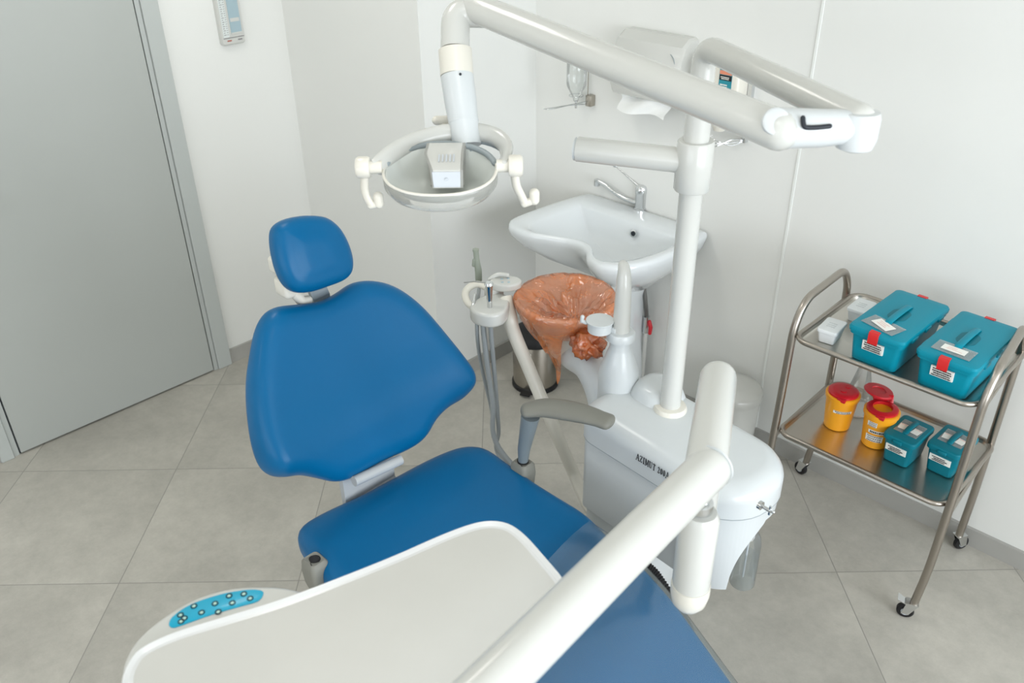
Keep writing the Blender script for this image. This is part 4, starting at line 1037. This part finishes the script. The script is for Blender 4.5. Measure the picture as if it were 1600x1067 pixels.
b = NB(); add_box(b, XL + .0245, XL + .0262, yc - .030, yc - .012, 1.4215, 1.4255); obj('red_mark', b, M_redink, th)
b = NB(); add_box(b, XL + .0245, XL + .0262, yc + .018, yc + .036, 1.4215, 1.4255); obj('grey_mark', b, M_inkg, th)

def elbow_dispenser(root, bx, bz0, bz1, blockx, blockz, loopx, loopz, wide=.04):
    pass
# left soap dispenser
sd_ = thing('soap_dispenser', 'clear soap bottle in wire elbow bracket on the wall left of the towel box', 'soap dispenser', (.58, YB, 1.20))
cx, cyy = .585, YB - .045
b = NB(); add_lathe(b, [(.010, -.012), (.012, 0), (.018, .012), (.036, .045), (.039, .055), (.039, .15), (.036, .158)], (cx, cyy, 1.225), 28); obj('soap_bottle', b, M_clear, sd_)
b = NB(); bk = onY(923, 157, YB - .015); add_box(b, bk.x - .016, bk.x + .012, YB - .03, YB, bk.z - .022, bk.z + .022, .003, 2); add_tube(b, [(bk.x - .012, YB - .02, bk.z), (bk.x - .012, YB - .02, bk.z + .12)], .002, 8)
obj('wall_bracket', b, M_steel, sd_)
b = NB(); lz = 1.205
lo_ = catmull([(bk.x - .01, YB - .03, lz + .01), (cx + .01, YB - .09, lz + .004), (.57, YB - .17, lz), (.545, YB - .19, lz), (.548, YB - .16, lz - .004), (cx - .01, YB - .08, lz - .004), (bk.x - .012, YB - .03, lz)], 6); add_tube(b, lo_, .0022, 8)
add_tube(b, [(cx + .028 * math.cos(a), cyy + .028 * math.sin(a), 1.225 + .01) for a in [2 * PI * k / 16 for k in range(16)]], .002, 8, closed=True)
add_tube(b, [(cx, cyy, 1.215), (cx, cyy, 1.185)], .005, 10)
obj('elbow_wire', b, M_chrome, sd_)
# paper towel box
tb_ = thing('towel_dispenser', 'white paper towel dispenser with hanging sheet on the wall above the basin', 'towel dispenser', (.95, YB, 1.29))
b = NB(); y1 = YB - .11
x0, x1 = .80, 1.10
prf = [(YB, 1.30), (YB - .06, 1.285), (y1 + .012, 1.30), (y1, 1.33), (y1 + .008, 1.44), (y1 + .03, 1.495), (YB - .04, 1.52), (YB, 1.52)]
loft(b, [[(x0 + d_, YB - (YB - y) * s_, 1.40 + (z - 1.40) * s_) for y, z in prf] for d_, s_ in ((0, .94), (.012, 1))] + [[(x1 - d_, YB - (YB - y) * s_, 1.40 + (z - 1.40) * s_) for y, z in prf] for d_, s_ in ((.012, 1), (0, .94))]); obj('case', b, M_white, tb_, angle=30)
b = NB(); add_tube(b, catmull([(x1 - .05, y1 + .02, 1.47), (x1 - .03, y1 + .012, 1.455), (x1 - .015, y1 + .008, 1.42)], 4), .0015, 6); obj('case_joint', b, M_greyseal, tb_)
b = NB(); g = []
for i in range(13):
    col_ = []
    for j in range(7):
        x = .83 + .22 * i / 12 + .005 * math.sin(j); z = 1.295 - .055 * j / 6 - .006 * math.sin(i * .5); y = y1 + .035 + .012 * math.sin(i * .6 + j * .5) - .02 * j / 6
        col_.append((x, y, z))
    g.append(col_)
F = [[b.verts.new(p) for p in c_] for c_ in g]; Bk = [[b.verts.new((p[0], p[1] + .0015, p[2])) for p in c_] for c_ in g]
for i in range(12):
    for j in range(6): b.faces.new((F[i][j], F[i + 1][j], F[i + 1][j + 1], F[i][j + 1])); b.faces.new((Bk[i][j], Bk[i][j + 1], Bk[i + 1][j + 1], Bk[i + 1][j]))
tag(obj('paper_towel', b, M_paper), 'white paper towel sheet hanging out below the towel box', 'paper towel')
# right dispenser with label
rd = thing('disinfectant_dispenser', 'cream disinfectant bottle with teal and orange label in wall bracket behind the pole', 'dispenser', (1.28, YB, 1.18))
b = NB(); add_box(b, 1.185, 1.325, YB - .085, YB - .012, 1.265, 1.475, .012, 3); add_tube(b, [(1.25, YB - .05, 1.27), (1.25, YB - .05, 1.235)], [.035, .02], 20); rb_ = obj('bottle', b, M_cream, rd)
yf = YB - .0855
lx0, lx1 = onY(1126, 103, yf).x, onY(1146, 105, yf).x
lz1, lz0 = onY(1126, 103, yf).z, onY(1126, 141, yf).z
b = NB(); add_box(b, lx0, lx1, yf - .001, yf, lz0, lz1); lb_ = obj('label', b, M_tealabel, rb_)
b = NB(); hz = lz1 - lz0; add_box(b, lx0 + .001, lx1 - .001, yf - .0015, yf - .001, lz1 - hz * .32, lz1 - hz * .16); obj('label_band', b, M_orlabel, lb_) if False else None
o_ = obj('label_orange', b, M_orlabel, rb_)
b = NB(); add_box(b, lx0 + .001, lx1 - .001, yf - .0015, yf - .001, lz1 - hz * .56, lz1 - hz * .34); obj('label_black', b, M_ink, rb_)
b = NB(); scribble(b, (lx0 + .005, yf - .0016, lz1 - hz * .40), X_, -Z, (lx1 - lx0) * .75, hz * .13, 2, seed=3); scribble(b, (lx0 + .005, yf - .0016, lz1 - hz * .7), X_, -Z, (lx1 - lx0) * .7, hz * .2, 2, seed=4); obj('label_print', b, M_label, rb_)
b = NB(); wz = 1.195
for k in range(3):
    add_tube(b, catmull([(1.19, YB - .01, wz + .03 - .012 * k), (1.22, YB - .07 - .01 * k, wz + .02), (1.27, YB - .11, wz + .012 * k), (1.31, YB - .06, wz + .02 - .01 * k), (1.33, YB - .01, wz + .01)], 6), .0022, 8)
add_tube(b, catmull([(1.25, YB - .09, wz + .03), (1.20, YB - .15, wz), (1.17, YB - .13, wz - .006), (1.20, YB - .09, wz)], 6), .0022, 8)
add_box(b, 1.325, 1.34, YB - .02, YB, 1.20, 1.42); obj('wire_bracket', b, M_chrome, rd)

# ================================================================ steel trolley
tro = thing('instrument_trolley', 'two-shelf stainless steel trolley on castors against the right wall', 'trolley', (2.1, 2.3, 0))
TX0, TX1, TY0, TY1 = 1.832, 2.392, 2.088, 2.50
ZTT, ZTL = .80, .45
def tray_mesh(z, x0=TX0 + .013, x1=TX1 - .013, y0=TY0, y1=TY1):
    b = NB(); out = rrect(x0, x1, y0, y1, .045, 8)
    loft(b, [[(*p, z - .004) for p in inset2(out, .018)], [(*p, z + .002) for p in inset2(out, .008)], [(*p, z + .012) for p in inset2(out, .004)], [(*p, z + .016) for p in inset2(out, .0055)], [(*p, z + .012) for p in inset2(out, .0075)], [(*p, z + .003) for p in inset2(out, .012)], [(*p, z) for p in inset2(out, .018)]])
    return b
for z in (ZTT, ZTL):
    s_ = obj('shelf', tray_mesh(z), M_sheet, tro, angle=30)
    b = NB(); out = rrect(TX0 + .013, TX1 - .013, TY0, TY1, .045, 8); add_tube(b, [(*p, z + .010) for p in out], .0085, 10, closed=True); obj('shelf_rail', b, M_tube, s_)
rT = .0125
for nm, X0, sg in (('left', TX0, -1), ('right', TX1, 1)):
    b = NB()
    lean = .0
    xb = 2.366 if sg > 0 else 1.822
    f0 = Vector((2.378, TY0 + .012, .062)) if sg > 0 else Vector((1.812, TY0 + .006, .062)); f1 = f0 + Vector((.010, .003, .14))
    g0 = Vector((xb - (.004 if sg > 0 else .030), TY1 + .004, .062)); g1 = g0 + Vector((.004 if sg > 0 else .020, -.004, .16))
    zt = .915
    ftop = Vector((X0, TY0 + .02, .84)); btop = Vector((xb, TY1 - .02, .84))
    pts = [f0, f1, Vector((X0, TY0 + .01, .42)), ftop, Vector((X0, TY0 + .07, zt)), Vector((xb, TY1 - .07, zt)), btop, Vector((xb, TY1 - .005, .42)), g1, g0]
    add_tube(b, fillet(pts, [0, .08, .1, .06, .055, .055, .06, .1, .08, 0], 7), rT, 16)
    fr = obj('side_frame', b, M_tube, tro)
    b = NB(); add_tube(b, [Vector((X0, TY0 + .01, .432)), Vector((xb, TY1 - .005, .432))], .009, 12); obj('cross_bar', b, M_tube, fr)
    b = NB(); add_tube(b, [Vector((X0, TY0 + .01, .79)), Vector((xb, TY1 - .008, .79))], .006, 10); obj('cross_bar', b, M_tube, fr)
    for (p, aa) in ((f0, 200 if sg > 0 else 150), (g0, 60 if sg > 0 else 165)):
        a = math.radians(aa); dv = Vector((math.cos(a), math.sin(a), 0)); wv = Vector((-dv.y, dv.x, 0)); wc = Vector((p.x, p.y, .026)) + dv * .018
        b = NB()
        for s_ in (-1, 1):
            o_ = wv * s_ * .013
            q = [Vector((p.x, p.y, .062)) + o_ - dv * .012, Vector((p.x, p.y, .062)) + o_ + dv * .022, wc + o_ + dv * .012 - Z * .006, wc + o_ - dv * .010 - Z * .006]
            loft(b, [[v - wv * .0015 for v in q], [v + wv * .0015 for v in q]])
        q0_ = Vector((p.x, p.y, .062)); loft(b, [[q0_ - dv * .014 - wv * .0145, q0_ + dv * .024 - wv * .0145, q0_ + dv * .024 + wv * .0145, q0_ - dv * .014 + wv * .0145], [v + Z * .004 for v in [q0_ - dv * .014 - wv * .0145, q0_ + dv * .024 - wv * .0145, q0_ + dv * .024 + wv * .0145, q0_ - dv * .014 + wv * .0145]]])
        add_tube(b, [q0_, q0_ + Z * .02], .009, 12)
        cs = obj('castor', b, M_chrome, tro, smooth=False)
        b = NB(); add_lathe(b, [(.006, -.009), (.022, -.0095), (.026, -.006), (.026, .006), (.022, .0095), (.006, .009)], wc, 28, axis=wv); wl = obj('wheel', b, M_black, cs)
        b = NB(); add_lathe(b, [(.013, -.0105), (.013, .0105)], wc, 20, axis=wv); obj('wheel_hub', b, M_cloudy, cs)
        if sg > 0 and p is f0:
            b = NB(); t0 = q0_ + dv * .02 - Z * .004; loft(b, [[t0 - wv * .013, t0 + wv * .013, t0 + wv * .016 + dv * .028 + Z * .012, t0 - wv * .016 + dv * .028 + Z * .012], [v + Z * .003 for v in [t0 - wv * .013, t0 + wv * .013, t0 + wv * .016 + dv * .028 + Z * .012, t0 - wv * .016 + dv * .028 + Z * .012]]]); obj('brake_pedal', b, M_chrome, cs)

# ---- big teal boxes (built at the origin, front towards -Y, then copied)
def big_box(label, loc, rz):
    t = thing('storage_box', label, 'storage box', (0, 0, 0)); w, d, h = .076, .148, .098
    def RR(sw, sd, r=.016): return rrect(-sw, sw, -sd, sd, r, 5)
    b = NB(); loft(b, [[(*p, 0.0) for p in RR(w - .014, d - .014)], [(*p, .003) for p in RR(w - .010, d - .010)], [(*p, h - .012) for p in RR(w - .002, d - .004)], [(*p, h - .010) for p in RR(w + .004, d + .004)], [(*p, h) for p in RR(w + .004, d + .004)]]); bd = obj('box_body', b, M_teal, t, local=True, angle=35)
    b = NB(); L_ = [[(*p, h) for p in RR(w + .007, d + .008)], [(*p, h + .010) for p in RR(w + .008, d + .009)], [(*p, h + .016) for p in RR(w + .005, d + .006)], [(*p, h + .0185) for p in RR(w - .004, d - .004)], [(*p, h + .0195) for p in RR(w - .02, d - .02)]]; loft(b, L_)
    for sy in (-.085, 0, .085):
        for sx in (-1, 1): add_box(b, sx * (w + .004) - (.008), sx * (w + .004) + .008, sy - .018, sy + .018, h - .004, h + .008, .003, 2)
    ld = obj('box_lid', b, M_teal, t, local=True, angle=35)
    zl = h + .0196
    b = NB()   # recess and grip bar
    add_tube(b, catmull([(0, -.082, zl + .001), (0, -.070, zl + .006), (0, -.01, zl + .008), (0, .045, zl + .006), (0, .056, zl + .001)], 5), .0036, 10, sx=3.0, ref=(0, 0, 1), dome=True); obj('grip_bar', b, M_teal, ld, local=True)
    b = NB(); slab(b, scale2(rrect(-.027, .027, -.052, .030, .026, 6), 1), zl - .0004, zl + .0006); obj('grip_recess', b, M_tealdark, ld, local=True)
    for sy in (-1, 1):
        b = NB(); y = sy * (d + .010)
        prof = [(y - sy * .012, h + .020), (y + sy * .002, h + .019), (y + sy * .005, h + .012), (y + sy * .003, h - .018), (y - sy * .001, h - .018), (y - sy * .002, h + .010), (y - sy * .012, h + .016)]
        loft(b, [[(x, a, c_) for a, c_ in prof] for x in (-.017, .011) ][0:2]); obj('latch', b, M_redlatch, t, local=True, angle=30)
    b = NB(); yb = -(d - .004) - .0045; q = [(-.030, yb + .006, .052), (.032, yb + .006, .052), (.032, yb + .0035, .083), (-.030, yb + .0035, .083)]
    q = [(x - .004, -d + .0005 - .006 * (z - .05) / .05 - .0005 + .0035, z - .004) for x, _, z in q]
    loft(b, [[Vector(p) + Vector((0, .004, 0)) for p in q], [Vector(p) + Vector((0, -.002, 0)) for p in q]]); lbx = obj('box_label', b, M_label, t, local=True, smooth=False)
    b = NB(); yq = min(p[1] for p in q) - .0021; scribble(b, (-.031, yq + .0002, .0765), X_, -Z, .055, .026, 4, seed=11, cover=.9); obj('label_print', b, M_ink, lbx, local=True, smooth=False)
    return t, zl
boxA, zlid = big_box('large teal lidded box under a crooked paper slip, left one on the top shelf', None, 0)
def place(t, loc, rz):
    t.location = loc; t.rotation_euler = (0, 0, rz)
    PM[t.name] = Matrix.Translation(Vector(loc)) @ Matrix.Rotation(rz, 4, 'Z')
boxB = dup(boxA, (2.279, 2.253, ZTT + .001), math.radians(-1.5), 'large teal lidded box with a straight paper slip on top, beside the right trolley handle', None)
place(boxA, (2.082, 2.255, ZTT + .001), math.radians(-1.5))
for t in (boxA, boxB): t['group'] = 'teal lidded boxes on the top shelf'
def pouch(nm, c, rz, w, h, pw, ph, prz, label, seed, par=None):
    t = thing(nm, label, 'document pouch', c, rz); b = NB()
    add_box(b, -w / 2, w / 2, -h / 2, h / 2, 0, .0012); obj('pouch_film', b, M_pouch, t, local=True, smooth=False)
    b = NB(); add_box(b, -pw / 2, pw / 2, -ph / 2, ph / 2, .0014, .0022, mtx=Matrix.Rotation(prz, 4, 'Z')); pp = obj('paper_slip', b, M_label, t, local=True, smooth=False)
    b = NB(); scribble(b, (-pw * .35, ph * .3, .0023), X_, -Y_, pw * .7, ph * .6, 3, t=.0003, seed=seed, cover=.6, lh=.25); bmesh.ops.transform(b, matrix=Matrix.Rotation(prz, 4, 'Z'), verts=b.verts); obj('slip_print', b, M_pink, pp, local=True, smooth=False)
    return t
zz = ZTT + .001 + zlid + .0012
pouch('document_pouch', Vector((2.075, 2.153, zz)), math.radians(-14), .106, .064, .064, .036, math.radians(-14), 'clear pouch with paper slip lying askew on the left teal box lid', 21)
pouch('document_pouch', Vector((2.275, 2.152, zz)), math.radians(-2), .104, .060, .064, .030, math.radians(1), 'clear pouch with paper slip lying straight on the right teal box lid', 22)

# ---- small white boxes
def white_box(label, x, y):
    t = thing('small_white_box', label, 'plastic box', (0, 0, 0))
    b = NB(); loft(b, [[(*p, 0) for p in rrect(-.023, .023, -.037, .037, .006, 4)], [(*p, .036) for p in rrect(-.028, .028, -.043, .043, .007, 4)]]); obj('box_body', b, M_softwhite, t, local=True, angle=35)
    b = NB(); slab(b, rrect(-.031, .031, -.046, .046, .008, 4), .036, .046, .003, 3); ld = obj('box_lid', b, M_softwhite, t, local=True, angle=50)
    b = NB()
    for k in range(3): add_box(b, -.014, .012, -.016 + .012 * k, -.012 + .012 * k, .046, .0468)
    obj('lid_emboss', b, M_whitecool, ld, local=True)
    return t
w1 = white_box('small white lidded box near the front left corner of the top shelf', 0, 0)
w2 = dup(w1, (1.925, 2.365, ZTT + .001), math.radians(2), 'small white lidded box at the back of the top shelf, partly behind the teal box')
place(w1, (1.918, 2.182, ZTT + .001), math.radians(6))
for t in (w1, w2): t['group'] = 'small white boxes on the trolley'

# ---- yellow sharps containers
def sharps(label, x, y, openlid):
    t = thing('sharps_container', label, 'sharps container', (x, y, ZTL + .001), 0, 'yellow sharps containers on the lower shelf')
    c = Vector((x, y, ZTL + .001)); H = .128
    b = NB(); add_lathe(b, [(.038, 0), (.041, .003), (.050, H - .016), (.054, H - .014), (.0545, H - .002), (.052, H), (.046, H)], c, 44); bd = obj('container_body', b, M_yellow, t)
    top = c + Z * H
    b = NB()
    if not openlid:
        add_lathe(b, [(.0475, -.002), (.0475, .007), (.044, .010), (.030, .011), (.0, .011)], top, 44)
        lo = obj('lid', b, M_redlid, t)
        b = NB(); cdir = (Vector((CAM.x, CAM.y, 0)) - Vector((x, y, 0))).normalized(); sd = Vector((-cdir.y, cdir.x, 0))
        add_lathe(b, [(.010, 0), (.010, .003), (.006, .0035)], top + Z * .0105 + cdir * .01 + sd * .0, 20); add_lathe(b, [(.010, 0), (.010, .0025)], top + Z * .0105 - cdir * .022 + sd * .01, 20)
        q = top + cdir * .047; add_box(b, q.x - .014, q.x + .014, q.y - .008, q.y + .008, q.z - .007, q.z + .006, .003, 2); obj('lid_flap', b, M_redlid, lo)
    else:
        add_lathe(b, [(.0475, -.002), (.0475, .007), (.044, .0095), (.030, .010), (.029, .004), (.030, -.002)], top, 44, cap=False)
        lo = obj('lid', b, M_redlid, t)
        b = NB(); add_lathe(b, [(.0285, 0), (.0, .001)], top - Z * .012, 30, cap=False); add_lathe(b, [(.030, -.012), (.030, .005)], top, 30, cap=False); obj('opening', b, M_yellow, lo)
        cdir = (Vector((CAM.x, CAM.y, 0)) - Vector((x, y, 0))).normalized()
        hv = Vector((.12, 1, 0)).normalized(); hc = onY(1373, 611, top.y + .052); ax_ = (Z * 1.0 + Y_ * .10 + X_ * .10).normalized()
        b = NB(); add_lathe(b, [(.0, -.003), (.043, -.003), (.046, 0), (.043, .004), (.022, .005), (.020, .002), (.0, .002)], hc, 40, axis=ax_); cap_ = obj('flip_cap', b, M_redlid, lo)
        b = NB(); q = top + hv * .044; add_tube(b, [q + Z * .008, q + Z * .020 + hv * .008, hc - hv * .02 - Z * .012], .005, 10, sx=2, dome=True); obj('cap_hinge', b, M_redlid, lo)
        q = top + cdir * .047; b = NB(); add_box(b, q.x - .014, q.x + .014, q.y - .008, q.y + .008, q.z - .007, q.z + .006, .003, 2); obj('lid_tab', b, M_redlid, lo)
    def curved_label(z0, z1, a0, a1, seed, rows, m=M_ink):
        b = NB(); n = 12; R0 = []; 
        rad = lambda z: .041 + (.009) * (z / (H - .016)) + .0012
        F = [[b.verts.new(c + Vector((rad(z) * math.cos(a), rad(z) * math.sin(a), z))) for a in [a0 + (a1 - a0) * k / n for k in range(n + 1)]] for z in (z0, z1)]
        for k in range(n): b.faces.new((F[0][k], F[0][k + 1], F[1][k + 1], F[1][k]))
        lb = obj('sticker', b, M_label, t)
        b = NB(); rnd = random.Random(seed)
        for r_ in range(rows):
            zc0 = z1 - (z1 - z0) * (r_ + .22) / rows; zc1 = z1 - (z1 - z0) * (r_ + .8) / rows; a = a0 + (a1 - a0) * rnd.uniform(.08, .2)
            while a < a0 + (a1 - a0) * .88:
                l = (a1 - a0) * rnd.uniform(.04, .1)
                vs = [b.verts.new(c + Vector(((rad(z) + .0006) * math.cos(q), (rad(z) + .0006) * math.sin(q), z))) for q, z in ((a, zc0), (a + l, zc0), (a + l, zc1), (a, zc1))]
                b.faces.new(vs); a += l + (a1 - a0) * .025
        obj('sticker_print', b, m, lb, smooth=False)
    return t, curved_label
s1, cl1 = sharps('yellow sharps container with closed red lid, leftmost on the lower shelf', 1.962, 2.268, False)
cl1(.074, .084, math.radians(-92), math.radians(-22), 1, 2)
s2, cl2 = sharps('yellow sharps container with its red cap flipped open beside the closed one', 2.094, 2.262, True)
cl2(.086, .104, math.radians(-112), math.radians(-76), 2, 3, M_inkg); cl2(.062, .074, math.radians(-104), math.radians(-40), 3, 1); cl2(.030, .054, math.radians(-112), math.radians(-44), 4, 3, M_inkg)

# ---- small teal boxes on the lower shelf
def small_box(label):
    t = thing('small_teal_box', label, 'storage box', (0, 0, 0), 0, 'small teal boxes on the lower shelf'); w, d, h = .045, .066, .088
    def RR(sw, sd, r=.013): return rrect(-sw, sw, -sd, sd, r, 5)
    b = NB(); loft(b, [[(*p, 0) for p in RR(w - .010, d - .010)], [(*p, .003) for p in RR(w - .007, d - .007)], [(*p, h - .004) for p in RR(w, d)], [(*p, h) for p in RR(w + .002, d + .002)]]); obj('box_body', b, M_tealdark, t, local=True, angle=35)
    b = NB(); slab(b, RR(w + .006, d + .006, .016), h - .004, h + .012, .005, 4); add_box(b, -.014, .014, -(d + .012), -(d), h - .006, h + .006, .003, 2); ld = obj('box_lid', b, M_tealdark, t, local=True, angle=50)
    b = NB(); add_tube(b, [(0, -.030, h + .014), (0, 0, h + .019), (0, .046, h + .014)], .004, 10, sx=2.2, dome=True); obj('lid_strap', b, M_tealdark, ld, local=True)
    b = NB(); q = [(-.034, -.0635, .044), (.030, -.0635, .044), (.030, -.0660, .067), (-.034, -.0660, .067)]; loft(b, [[Vector(p) + Vector((0, .003, 0)) for p in q], [Vector(p) - Vector((0, .0015, 0)) for p in q]]); lb = obj('box_label', b, M_label, t, local=True, smooth=False)
    b = NB(); scribble(b, (-.026, -.0676, .064), X_, -Z, .048, .017, 3, seed=31, cover=.8); obj('label_print', b, M_ink, lb, local=True, smooth=False)
    return t, h + .0122
sb1, shz = small_box('small dark teal box with clear pouch on top, next to the open yellow container')
sb2 = dup(sb1, (2.305, 2.300, ZTL + .001), math.radians(-3), 'small dark teal box at the right end of the lower shelf, beside the frame')
place(sb1, (2.188, 2.258, ZTL + .001), math.radians(-3))
def pouch2(c, rz, label, seed):
    t = thing('document_pouch', label, 'document pouch', c, rz); b = NB(); add_box(b, -.036, .036, -.030, .045, 0, .001); obj('pouch_film', b, M_pouch, t, local=True, smooth=False)
    for sx, rr_, nm in ((-.021, .1, 'a'), (.021, -.1, 'b')):
        b = NB(); add_box(b, -.012, .012, -.016, .014, .0012, .0018, mtx=Matrix.Translation((sx, .004, 0)) @ Matrix.Rotation(rr_, 4, 'Z')); ps = obj('paper_slip', b, M_label, t, local=True, smooth=False)
        b = NB(); add_box(b, -.009, .009, .009, .011, .0018, .0021, mtx=Matrix.Translation((sx, .004, 0)) @ Matrix.Rotation(rr_, 4, 'Z')); obj('slip_print', b, M_pink, ps, local=True, smooth=False)
    return t
pouch2(Vector((2.188, 2.255, ZTL + .001 + shz)), math.radians(-3), 'clear pouch with paper slips on the small teal box beside the yellow container', 1)
pouch2(Vector((2.305, 2.297, ZTL + .001 + shz)), math.radians(-3), 'clear pouch with paper slips on the rightmost small teal box', 2)
# clear plastic beaker behind the yellow container
fl = thing('clear_flask', 'clear conical plastic flask behind the closed yellow container', 'flask', (1.965, 2.40, ZTL + .001)); c = (1.965, 2.40, ZTL + .001)
b = NB(); add_lathe(b, [(.05, .002), (.052, .0), (.053, .006), (.048, .02), (.022, .15), (.017, .17), (.017, .20), (.019, .202)], c, 36); obj('flask_body', b, M_clear, fl)
b = NB(); add_lathe(b, [(.054, .0), (.056, .003), (.054, .006)], c, 36, cap=False); obj('base_rim', b, M_softwhite, fl)

# ================================================================ camera and view
cd = bpy.data.cameras.new('camera'); co = bpy.data.objects.new('camera', cd); COL.objects.link(co)
co.matrix_world = Matrix(((RT.x, UP.x, -FW.x, CAM.x), (RT.y, UP.y, -FW.y, CAM.y), (RT.z, UP.z, -FW.z, CAM.z), (0, 0, 0, 1)))
cd.sensor_width = 36; cd.sensor_fit = 'HORIZONTAL'; cd.lens = FPX / 1600 * 36; cd.clip_start = .05
cd.dof.use_dof = True; cd.dof.focus_distance = 2.45; cd.dof.aperture_fstop = 4.0
SC.camera = co
SC.view_settings.view_transform = 'Standard'
try: SC.view_settings.look = 'None'
except Exception: pass
SC.view_settings.gamma = 1; SC.view_settings.use_curve_mapping = False
SC.view_settings.exposure = -0.49
